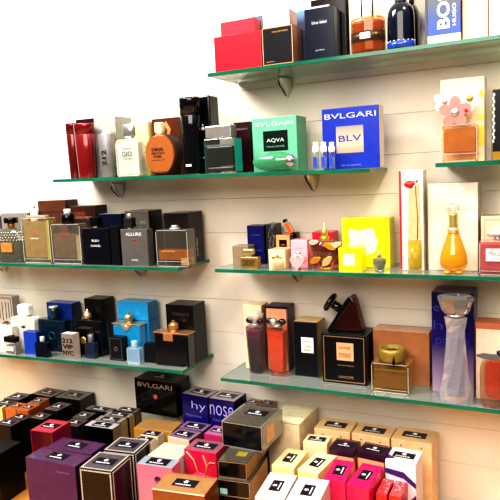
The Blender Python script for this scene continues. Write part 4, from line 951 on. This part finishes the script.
patch(o, 'label_plate', -w*.16, w*.22, h*.48, h*.84, -d/2-.0002, paint('#eea67e', .4), label='peach label')
lettering(o, 'LA NUIT', w*.03, h*.74, w*.26, h*.055, -d/2-.0012, paint('#4a2420', .4)); lettering(o, 'tresor', w*.03, h*.6, w*.28, h*.1, -d/2-.0012, paint('#7a3c30', .4))
lettering(o, 'EAU DE PARFUM', .004, h*.38, w*.36, h*.025, -d/2-.0008, paint('#b08a6c', .4)); lettering(o, 'LANCOME', .004, h*.14, w*.34, h*.05, -d/2-.0008, paint('#b08a6c', .4))
lw, ld, lh = w, d, h; lo = o
x, y, z, r, w, d, h = S['s4_lanuit']
S['triangle'] = (x-.004, y+.005, z+h+.0004, 0, .080, .034, .08)
o, w, d, h = thing('triangle', 'perfume_bottle', 'triangular dark red bottle with disc cap lying on the black framed box', 'perfume', B7)
tri = [(-.040, 0), (.040, 0), (.022, .070), (.016, .077), (.010, .073)]
MB().prism(tri, -d/2, d/2, bev=.004).build('glass_body', glass('#c07068', '#8a3a36', .2, .25), o)
MB().prism([(-.030, .004), (.034, .004), (.019, .060), (.011, .062)], -d/2+.004, d/2-.004, bev=.002).build('perfume_liquid', liquid('#7a1a14', .8), o)
MB().prism([(-.043, -.0), (-.033, 0), (.020, .073), (.013, .080), (.006, .076)], -d/2-.002, d/2+.002, bev=.002).build('dark_shoulder', paint('#0e0c12', .1, coat=1.), o, 'black glass edge along the left slope')
ax = math.radians(-58)
MC = Matrix.Translation((-.016, 0, .047))@Matrix.Rotation(ax, 4, 'Y')
MB().cyl(.010, 0, .018).move(MC).build('collar', paint('#141014', .15, coat=.8), o)
MB().cyl(.005, .0, .022).move(MC).build('silver_neck', SILVER, o)
MB().lathe([(.020, 0), (.023, .003), (.023, .008), (.020, .011), (0, .0115)], 28).move(Matrix.Translation((-.0335, 0, .058))@Matrix.Rotation(ax, 4, 'Y')).build('cap', paint('#2a1a1c', .12, coat=1.), o, 'dark disc cap')
o, w, d, h = thing('s4_gold', 'perfume_bottle', 'low square golden bottle with wide brass ring cap', 'perfume', B7)
flask(o, w, d, h, '#86600c', .8, glass('#fbeec0', '#f6e4a8', .18, .2), r=.003, base=h*.14, wall=.005, dens=.75)
MB().lathe([(.022, 0), (.027, .002), (.029, .010), (.029, .024), (.026, .029), (.022, .029), (.021, .020), (0, .020)], 36, z0=h).build('cap', paint('#94803c', .35, .4), o, 'brass ring cap')
MB().cyl(.018, h+.0195, .002).build('cap_inlay', paint('#2a2620', .3), o); MB().prism([(.006, h+.001), (.013, h+.001), (.0105, h+.018)], -.0305, -.026).build('cap_notch', BLACK, o)
o, w, d, h = carton('s4_orangebox', 'wide orange brown box behind the low golden bottle', '#a06844', side='#7e4c30', top='#b48866', group=G7)
lettering(o, 'parfum', w*.08, h*.36, w*.3, h*.05, -d/2-.0006, paint('#8a3c1c', .4))
o, w, d, h = carton('s4_hypnose', 'tall royal violet box fading pale at its foot behind the crystal bottle', gradient('#a890a4', '#100848', .0, .21, .25, '#1a1060'), side='#2a1c4a', top='#6a5468', group=G7)
HY = paint('#3c3290', .4)
lettering(o, 'hy', -w*.2, h*.66, w*.5, h*.12, -d/2-.0006, HY, bold=-.015); lettering(o, 'pnose', w*.0, h*.5, w*.8, h*.09, -d/2-.0006, HY, bold=-.015); lettering(o, 'e', -w*.38, h*.84, w*.14, h*.06, -d/2-.0006, HY)
o, w, d, h = thing('s4_crystal', 'perfume_bottle', 'twisted crystal hourglass bottle with faceted stopper', 'perfume', B7)
mb = MB(); rings = []; n = 8; H = h*.985
prof = ((.50, 0), (.54, .02), (.50, .12), (.40, .35), (.31, .6), (.29, .8), (.36, .98))
cg = glass('#eee8f4', '#ffffff', .30, .6)
for i in range(13):
    f = i/12*.98
    for (r0, z0), (r1, z1) in zip(prof, prof[1:]):
        if z0 <= f <= z1+1e-6: R = r0+(r1-r0)*(f-z0)/(z1-z0); break
    rings.append([mb.bm.verts.new((w*R*1.18*math.cos(2*PI*k/n+f*1.5), w*R*.8*math.sin(2*PI*k/n+f*1.5), H*f/.98)) for k in range(n)])
for a, b in zip(rings, rings[1:]):
    for k in range(n): mb.bm.faces.new((a[k], a[(k+1) % n], b[(k+1) % n], b[k]))
mb.bm.faces.new(rings[0]); mb.bm.faces.new(rings[-1]); mb.build('glass_body', cg, o)
MB().lathe([(w*.33, .012), (w*.3, h*.3), (w*.2, h*.6), (w*.16, h*.75)], 6, sy=.7).build('perfume_liquid', liquid('#9c8cc8', .35), o)
MB().cyl(w*.3, h, .004).build('collar', SILVER, o)
MB().lathe([(w*.42, 0), (w*.50, .006), (w*.66, .032), (w*.6, .037), (w*.2, .036), (0, .034)], 8, z0=h+.004, sy=.7).build('stopper', glass('#eeeae4', '#ffffff', .29, .5), o, 'faceted glass stopper')
o, w, d, h = carton('s4_cream3', 'cream box with red brown lid behind the round orange bottle', '#e0cdb8', side='#b08a70', group=G7)
MB().box(0, 0, h*.93, w+.0012, d+.0012, h*.072).build('lid', paint('#b46a4c', .4), o, 'red brown lid')
o, w, d, h = thing('s4_orangeR', 'perfume_bottle', 'round shouldered orange bottle with grey leaf ribbon', 'perfume', B7)
MB().prism(rounded(w*1.05, h*.9, .012, top_r=.02), -d/2, d/2, bev=.003).build('glass_body', glass('#f4e2d4', '#fff0e4', .15, .2), o)
MB().prism([(a*.84+.002, .018+b*.72) for a, b in rounded(w, h*.9, .016, top_r=.012)], -d/2+.004, d/2-.004, bev=.003).build('perfume_liquid', liquid('#d8541c', .8), o)
LF = paint('#6d6c72', .35, .3)
MB().prism([(-.046, h*.95), (-.03, h*1.0), (-.006, h*.99), (.002, h*.95), (-.006, h*.9), (-.03, h*.9)], -d/2-.004, -d/2-.0015).prism([(.002, h*.95), (.016, h*1.03), (.022, h*1.0), (.012, h*.93)], -d/2-.004, -d/2-.0015).build('leaf_ribbon', LF, o, 'grey leaf-shaped ribbon')
MB().cyl(.008, h*.9, h*.1).build('collar', DARKMETAL, o)

# ============================================================ boxes piled on the table
GP = 'boxed perfumes piled on the table'
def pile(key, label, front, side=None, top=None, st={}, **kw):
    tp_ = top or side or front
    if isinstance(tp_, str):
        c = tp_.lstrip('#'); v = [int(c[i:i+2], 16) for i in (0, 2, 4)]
        if sum(v) < 260: v = [min(255, int(q*1.25+16)) for q in v]  # reflected sheen put into dark tops as a lighter colour
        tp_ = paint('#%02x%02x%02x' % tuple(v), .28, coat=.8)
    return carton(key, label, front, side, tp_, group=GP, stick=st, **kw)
DKT = '#33282c'
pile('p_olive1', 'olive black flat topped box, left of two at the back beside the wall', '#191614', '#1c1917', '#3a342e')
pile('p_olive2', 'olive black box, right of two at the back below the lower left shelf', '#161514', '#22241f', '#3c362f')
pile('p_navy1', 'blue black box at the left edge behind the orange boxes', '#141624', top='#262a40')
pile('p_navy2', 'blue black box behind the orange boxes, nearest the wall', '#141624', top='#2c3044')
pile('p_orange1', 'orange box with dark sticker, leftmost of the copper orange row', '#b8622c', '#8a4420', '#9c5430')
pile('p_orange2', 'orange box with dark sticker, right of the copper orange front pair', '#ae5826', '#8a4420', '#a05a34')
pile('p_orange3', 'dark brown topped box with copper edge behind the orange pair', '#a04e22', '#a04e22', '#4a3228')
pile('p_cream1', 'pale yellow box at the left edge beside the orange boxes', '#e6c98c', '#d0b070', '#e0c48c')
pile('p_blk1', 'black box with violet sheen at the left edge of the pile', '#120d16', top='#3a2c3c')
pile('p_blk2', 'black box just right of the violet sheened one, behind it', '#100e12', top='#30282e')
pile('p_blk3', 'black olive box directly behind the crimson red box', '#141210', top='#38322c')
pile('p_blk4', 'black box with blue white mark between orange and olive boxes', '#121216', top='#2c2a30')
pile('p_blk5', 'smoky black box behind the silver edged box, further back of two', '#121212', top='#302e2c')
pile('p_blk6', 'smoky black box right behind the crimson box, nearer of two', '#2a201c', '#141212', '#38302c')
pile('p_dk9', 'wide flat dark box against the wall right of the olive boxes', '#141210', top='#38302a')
pile('p_sil1', 'silver topped box with black front, nearest of the silver row', '#060608', '#7a6a58', '#b0aab0')
pile('p_sil2', 'silver topped box, second in the row going to the wall', '#0c0a0c', '#a08a60', '#8d8480')
pile('p_sil3', 'grey brown box, third in the row going to the wall', '#141010', '#a88c50', '#857a74')
pile('p_sil4', 'grey brown box, last in the row, touching the black lettered box', '#141010', '#6a5a48', '#6c625c')
o, w, d, h = pile('p_red', 'crimson red box with long white line beside its sticker', '#5c0c20', '#7c1430', '#8a2438')
frame_lines(o, w, h, -d/2-.0002, paint('#a83040', .25), .0002, .0012)
o, w, d, h = pile('p_purp1', 'glossy deep purple box at the near left of the pile', paint('#4c1c58', .15, coat=.6), paint('#3a1444', .15, coat=.6), paint('#5a3a58', .12, coat=.9))
lettering(o, 'euphoria', w*.26, h*.86, w*.26, .008, -d/2-.0006, paint('#8a6a94', .4))
pile('p_purp2', 'glossy deep purple box behind the near left purple one', paint('#461850', .15, coat=.7), top=paint('#563656', .12, coat=.9))
DOT = paint('#d8d0c4', .4)
def dotted(o, w, d, h):
    mb = MB(); s = .0036
    for face in ('f', 's', 't'):
        W, H = (w, h) if face == 'f' else ((d, h) if face == 's' else (w, d))
        path = []
        nx, nz = int((W-.006)/s/1.35), int((H-.006)/s/1.35)
        for k in range(nx+1):
            u = -W/2+.004+(W-.008)*k/nx; path += [(u, .004), (u, H-.004)]
        for k in range(1, nz):
            v = .004+(H-.008)*k/nz; path += [(-W/2+.004, v), (W/2-.004, v)]
        for u, v in path:
            if face == 'f': mb.box(u, -d/2-.0004, v-s*.4, s*.8, .0006, s*.8)
            elif face == 's': mb.box(w/2+.0004, u, v-s*.4, .0006, s*.8, s*.8)
            else: mb.box(u, v-H/2, h+.0001, s*.8, s*.8, .0005)
    mb.build('dotted_border', DOT, o, 'beaded white border')
for key, lab, sd in (('p_strip1', 'black box edged with white beading, nearest of two', '#4a2030'), ('p_strip2', 'black box edged with white beading, behind the nearest one', '#16121a')):  # pinkish brown side of the nearest box is a painted reflection
    o, w, d, h = pile(key, lab, paint('#131018', .2, coat=.5), paint(sd, .2, coat=.5), '#3a343a')
    dotted(o, w, d, h)
pile('p_blackbig', 'big black box at the lower left corner on bare wood', paint('#0a0810', .3), paint('#0a0810', .35), paint('#201c1c', .3), st=dict(cx=-.01, sw=.04))
o, w, d, h = pile('p_gold', 'golden yellow box carrying the black lettered BVLGARI box', '#b08036', '#80582a', '#9c7a48', st=None)
o, w, d, h = pile('p_bvlgari', 'black box lettered BVLGARI with orange glowing gem print', paint('#0d0c0e', .18, coat=.6), paint('#09090a', .25, coat=.4), '#26221f')
lettering(o, 'BVLGARI', 0, h*.84, w*.84, h*.13, -d/2-.0006, paint('#a08468', .35), bold=.01)
MB().ball(.007, (0, -d/2, h*.52), 1, .15, .9).build('gem_print', paint('#b8622a', .3), o)
pile('p_st1', 'plum topped box below the lettered black box, further of two small ones', '#d8c8a8', top='#4a3a40', st=dict(sw=.036))
pile('p_st2', 'plum topped box below the lettered black box, nearer of two small ones', '#d8c8a8', top='#8d7c74', st=dict(sw=.036))
pile('p_st3', 'mauve topped box between the cream box and the violet boxes', '#d0bfa4', '#5a3a50', '#594458')
pile('p_st4', 'mauve topped box touching the foot of the violet boxes', '#4a3048', top='#5c4660')
pile('p_pinksm', 'small rose topped box behind the magenta box', '#b03068', top='#a8688c')
carton('p_creamtop', 'plain cream topped box left of the magenta box', '#c0b8a8', top='#c2bcae', group=GP)
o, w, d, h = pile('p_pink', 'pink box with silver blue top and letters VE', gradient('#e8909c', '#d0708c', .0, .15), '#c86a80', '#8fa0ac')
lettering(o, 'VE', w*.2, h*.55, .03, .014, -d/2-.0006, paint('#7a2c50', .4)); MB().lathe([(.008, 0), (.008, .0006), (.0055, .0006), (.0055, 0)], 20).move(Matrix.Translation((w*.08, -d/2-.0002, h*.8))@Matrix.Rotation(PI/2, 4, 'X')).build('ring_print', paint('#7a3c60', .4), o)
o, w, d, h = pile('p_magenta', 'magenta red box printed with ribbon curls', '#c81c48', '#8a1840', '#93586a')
RB = paint('#d8a078', .3)
mb = MB(); y_ = -d/2-.0006
mb.tube([(-w*.42, y_, h*.97), (-w*.2, y_, h*.86), (-w*.1, y_, h*.7), (-w*.2, y_, h*.58), (-w*.42, y_, h*.56)], .0018, 6)
mb.tube([(w*.1, y_, h*.95), (w*.2, y_, h*.8), (w*.15, y_, h*.66)], .0014, 6).tube([(w*.16, y_, h*.78), (w*.3, y_, h*.86), (w*.46, y_, h*.86)], .0012, 6)
mb.build('ribbon_print', RB, o); MB().ball(.014, (w*.0, -d/2, h*.62), 1.6, .08, .8).build('petal_print', paint('#ff5070', .2, coat=.6), o)
o, w, d, h = pile('p_brown', 'wide copper brown box at the near edge with bright front rim', paint('#8a4a22', .25, coat=.4), paint('#6a3216', .3), paint('#a47c52', .2, coat=.6))
MB().box(0, -d/2, h-.0016, w, .0016, .0018).build('foil_edge', paint('#f4d8c0', .2), o)
for key, lab, tx, sc in (('p_hyp1', 'violet blue box with silver top, left of the pair by the wall', 'hy', .55), ('p_hyp2', 'violet blue box with silver top, right of the pair by the wall', 'nose', .92)):
    o, w, d, h = pile(key, lab, gradient('#2a2090', '#16104c', .0, .21, .2), '#181028', '#857a80')
    lettering(o, tx, w*(.16 if tx == 'hy' else 0), h-.028, w*sc, .026, -d/2-.0006, paint('#b0a6e8', .35), bold=-.01)
    lettering(o, 'hypnose', -w*.05, h-.054, w*.6, .010, -d/2-.0006, paint('#6a66c0', .35))
GE = metal('#c89a60', .35)
for key, lab in (('p_sm1', 'small dark box with gold edge, left of two against the wall'), ('p_sm2', 'small dark box with gold edge, right of two against the wall')):
    o, w, d, h = pile(key, lab, '#2a201c', '#b08050', '#3c302c'); MB().box(w/2-.001, 0, h, .002, d, .0006).build('gold_edge', GE, o)
o, w, d, h = pile('p_low', 'black gold edged box at the bottom of the near stack', paint('#0b0f16', .15, coat=.7), '#b88a5c', '#2c2a24', st=None)
frame_lines(o, w, .035, -d/2-.0002, metal('#d8c0a8', .25), .0004, .0012, z0=h-.035)
MB().box(-w*.3, -d/2-.0004, h-.031, .016, .0006, .012).build('cyan_print', paint('#9ccfc4', .3), o)  # cyan reflection painted on the black front
o, w, d, h = pile('p_mid', 'long black gold edged box in the middle of the near stack', paint('#0d0c10', .15, coat=.7), '#a87c4c', '#35322a', st=None)
frame_lines(o, w, h, -d/2-.0002, metal('#d8b890', .25), .0004, .0012)
MB().box(.008, -d*.24, h+.0001, .022, .020, .0004).build('gold_seal', paint('#a8983c', .3, .3), o, 'gold square seal')
o, w, d, h = pile('p_top', 'large smoky silver edged box on top of the near stack', paint('#0b1018', .12, coat=.8), paint('#a09884', .25, .3), paint('#57504a', .2, coat=.6), st=dict(cx=.004, cy=.014, sw=.05))
frame_lines(o, w, h, -d/2-.0002, SILVER, .0004, .0016)
MB().box(w/2+.0003, -.012, h*.18, .0006, .034, h*.6).build('side_window', paint('#d8a070', .3), o, 'peach window on the side')
MB().box(w/2-.002, 0, h, .004, d, .0006).box(-w/2+.002, 0, h, .004, d, .0006).build('silver_edge', SILVER, o)
o, w, d, h = pile('p_creambig', 'large plain cream carton with folded lid against the wall', '#e6d2b0', '#dfcba8', '#efe2c4', st=None)
MB().box(0, -d*.14, h+.0001, w*.99, .0012, .0004).box(0, -d/2, h-.0012, w, .0012, .0014).build('lid_crease', paint('#b09c7a', .5), o)
def tp(key, lab, f, s, t_): return pile(key, lab, f, s, t_, st=dict(turned=True, sw=.040))
tp('p_yelA', 'pale yellow box with turned sticker, left of the yellow pair', '#ead69c', '#dcc48a', '#f0dfa8')
tp('p_yelB', 'pale yellow box with turned sticker, right of the yellow pair', '#ead69c', '#e4cf96', '#f2e2b0')
tp('p_whA', 'white box with turned sticker, left of the white pair', '#cfcace', '#c0babd', '#d6d2d4')
tp('p_whB', 'white box with turned sticker, right of the white pair', '#cfcace', '#c0babd', '#d6d2d4')
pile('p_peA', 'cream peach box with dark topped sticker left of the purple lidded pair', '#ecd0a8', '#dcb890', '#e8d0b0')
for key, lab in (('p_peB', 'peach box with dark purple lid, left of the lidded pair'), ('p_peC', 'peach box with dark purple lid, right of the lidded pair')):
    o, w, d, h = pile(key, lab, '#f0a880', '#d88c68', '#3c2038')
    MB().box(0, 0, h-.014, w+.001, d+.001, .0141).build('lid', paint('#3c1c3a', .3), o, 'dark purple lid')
o, w, d, h = pile('p_ribbon', 'white box wound with purple ribbon print', '#e6dce2', '#d8ccd4', '#f0eaea')
PR = paint('#4a2478', .35); mb = MB(); y_ = -d/2-.0005
mb.prism([(-w/2, h*.84), (w*.1, h*.80), (w/2, h*.70), (w/2, h*.76), (w*.1, h*.88), (-w/2, h*.90)], y_-.0004, y_)
mb.prism([(w/2, h*.62), (w*.2, h*.5), (w*.25, h*.36), (w/2, h*.24), (w/2, h*.3), (w*.34, h*.38), (w*.32, h*.48), (w/2, h*.55)], y_-.0004, y_)
mb.flat([(-w*.5, -d*.1), (-w*.2, -d*.3), (-w*.5, -d*.42)], h+.0002)
mb.build('ribbon_print', PR, o)
TAN = ('#e2bd90', '#e6c096', '#dcb684')
for key, lab in (('p_tan1', 'tan box with dark sticker, leftmost of the row against the wall'), ('p_tan2', 'tan box with dark sticker, middle of the row against the wall'), ('p_tan3', 'tan box with dark sticker, rightmost of the row against the wall')):
    o, w, d, h = pile(key, lab, *TAN, rough=.5)
    for sx in (-.25, .25): MB().ball(.0018, (w*sx, -d/2, h-.012), 1, .3, 1).build('tack_dot', paint('#5a4630', .4), o)
    if key == 'p_tan3':
        mb = MB()
        for yy, zz, r_ in ((-.01, -.05, .003), (0, -.07, .0025), (-.005, -.10, .004), (0, -.14, .009), (.004, -.03, .002)): mb.ball(r_, (w/2, yy, h+zz), .1, 1, 1)
        mb.build('flower_print', paint('#f0b820', .4), o, 'yellow flower print on the side')
HP = paint('#f0206c', .2, coat=.6)
for key, lab in (('p_pk1', 'hot pink box with turned sticker, left of the pink pair'), ('p_pk2', 'hot pink box with turned sticker, right of the pink pair')):
    tp(key, lab, paint('#d01458', .2, coat=.6), paint('#d81c60', .2, coat=.6), HP)
RD = paint('#c8222c', .25, coat=.4)
for key, lab in (('p_rd1', 'narrow red patterned box, left of the small red pair'), ('p_rd2', 'narrow red patterned box, right of the small red pair')):
    o, w, d, h = pile(key, lab, RD, paint('#a81824', .3), paint('#c84a50', .3, var=.35, scale=160), st=None)
    mb = MB(); rn = random.Random(len(key)+ord(key[-1]))
    for k in range(9): mb.box(rn.uniform(-.35, .35)*w, rn.uniform(-.42, .42)*d, h+.0001, .004, .005, .0003)
    mb.build('flower_print', paint('#e8989c', .4), o)

# ============================================================ light and camera
def area(name, loc, target, size, power, color, sy=None):
    l = bpy.data.lights.new(name, 'AREA'); l.energy = power; l.color = color; l.size = size
    if sy: l.shape = 'RECTANGLE'; l.size_y = sy
    o = bpy.data.objects.new(name, l); COL.objects.link(o); o.location = loc
    o.rotation_euler = (Vector(target)-Vector(loc)).to_track_quat('-Z', 'Y').to_euler(); return o
area('ceiling_panel_light', (-1.7, .15, 2.9), (-1.3, 1.35, 1.75), 1.0, 46, (1, .985, .96), .5)
area('shop_front_light', (-.3, -.9, 2.5), (-.6, 1.3, 1.3), 1.6, 33, (1, .93, .84), 1.0)
area('ceiling_spot_light', (.3, .5, 2.8), (-.3, 1.3, 1.3), .25, 14, (1, .86, .68))
w_ = bpy.data.worlds.new('shop_interior'); bpy.context.scene.world = w_; w_.use_nodes = True
nt = w_.node_tree; bg = nt.nodes['Background']; bg.inputs[1].default_value = 1.0
tc = nt.nodes.new('ShaderNodeTexCoord'); sp = nt.nodes.new('ShaderNodeSeparateXYZ'); nt.links.new(tc.outputs['Generated'], sp.inputs[0])
cr_ = nt.nodes.new('ShaderNodeValToRGB'); mr_ = nt.nodes.new('ShaderNodeMapRange'); mr_.inputs[1].default_value = -1; mr_.inputs[2].default_value = 1
nt.links.new(sp.outputs[2], mr_.inputs[0]); nt.links.new(mr_.outputs[0], cr_.inputs[0]); nt.links.new(cr_.outputs[0], bg.inputs[0])
e = cr_.color_ramp.elements; e[0].position = .3; e[0].color = (.10, .075, .055, 1); e[1].position = .95; e[1].color = (1.3, 1.22, 1.12, 1)
m_ = e.new(.58); m_.color = (.16, .135, .115, 1)

cam = bpy.data.cameras.new('camera'); co = bpy.data.objects.new('camera', cam); COL.objects.link(co)
cam.sensor_width = 36; cam.lens = 612.452/500*36; cam.clip_start = .01
yaw, pit, roll = 0.455989, 0.12037692, 0.0471769
def cam_axes():
    cy, sy, cp, sp, cr, sr = math.cos(yaw), math.sin(yaw), math.cos(pit), math.sin(pit), math.cos(roll), math.sin(roll)
    def world(xx, uu, dd):
        x = xx*cr+uu*sr; u = -xx*sr+uu*cr
        y = dd*cp+u*sp; z = u*cp-dd*sp
        return Vector((x*cy-y*sy, x*sy+y*cy, z))
    R, U, D = world(1, 0, 0), world(0, 1, 0), world(0, 0, 1)
    return Matrix((R, U, -D)).transposed()
co.matrix_world = Matrix.Translation((0, 0, CZ))@cam_axes().to_4x4()
sc = bpy.context.scene; sc.camera = co
sc.view_settings.view_transform = 'Standard'; sc.view_settings.look = 'High Contrast'; sc.view_settings.exposure = 0.0
sc.cycles.transparent_max_bounces = 24; sc.cycles.max_bounces = 8; sc.cycles.use_denoising = True
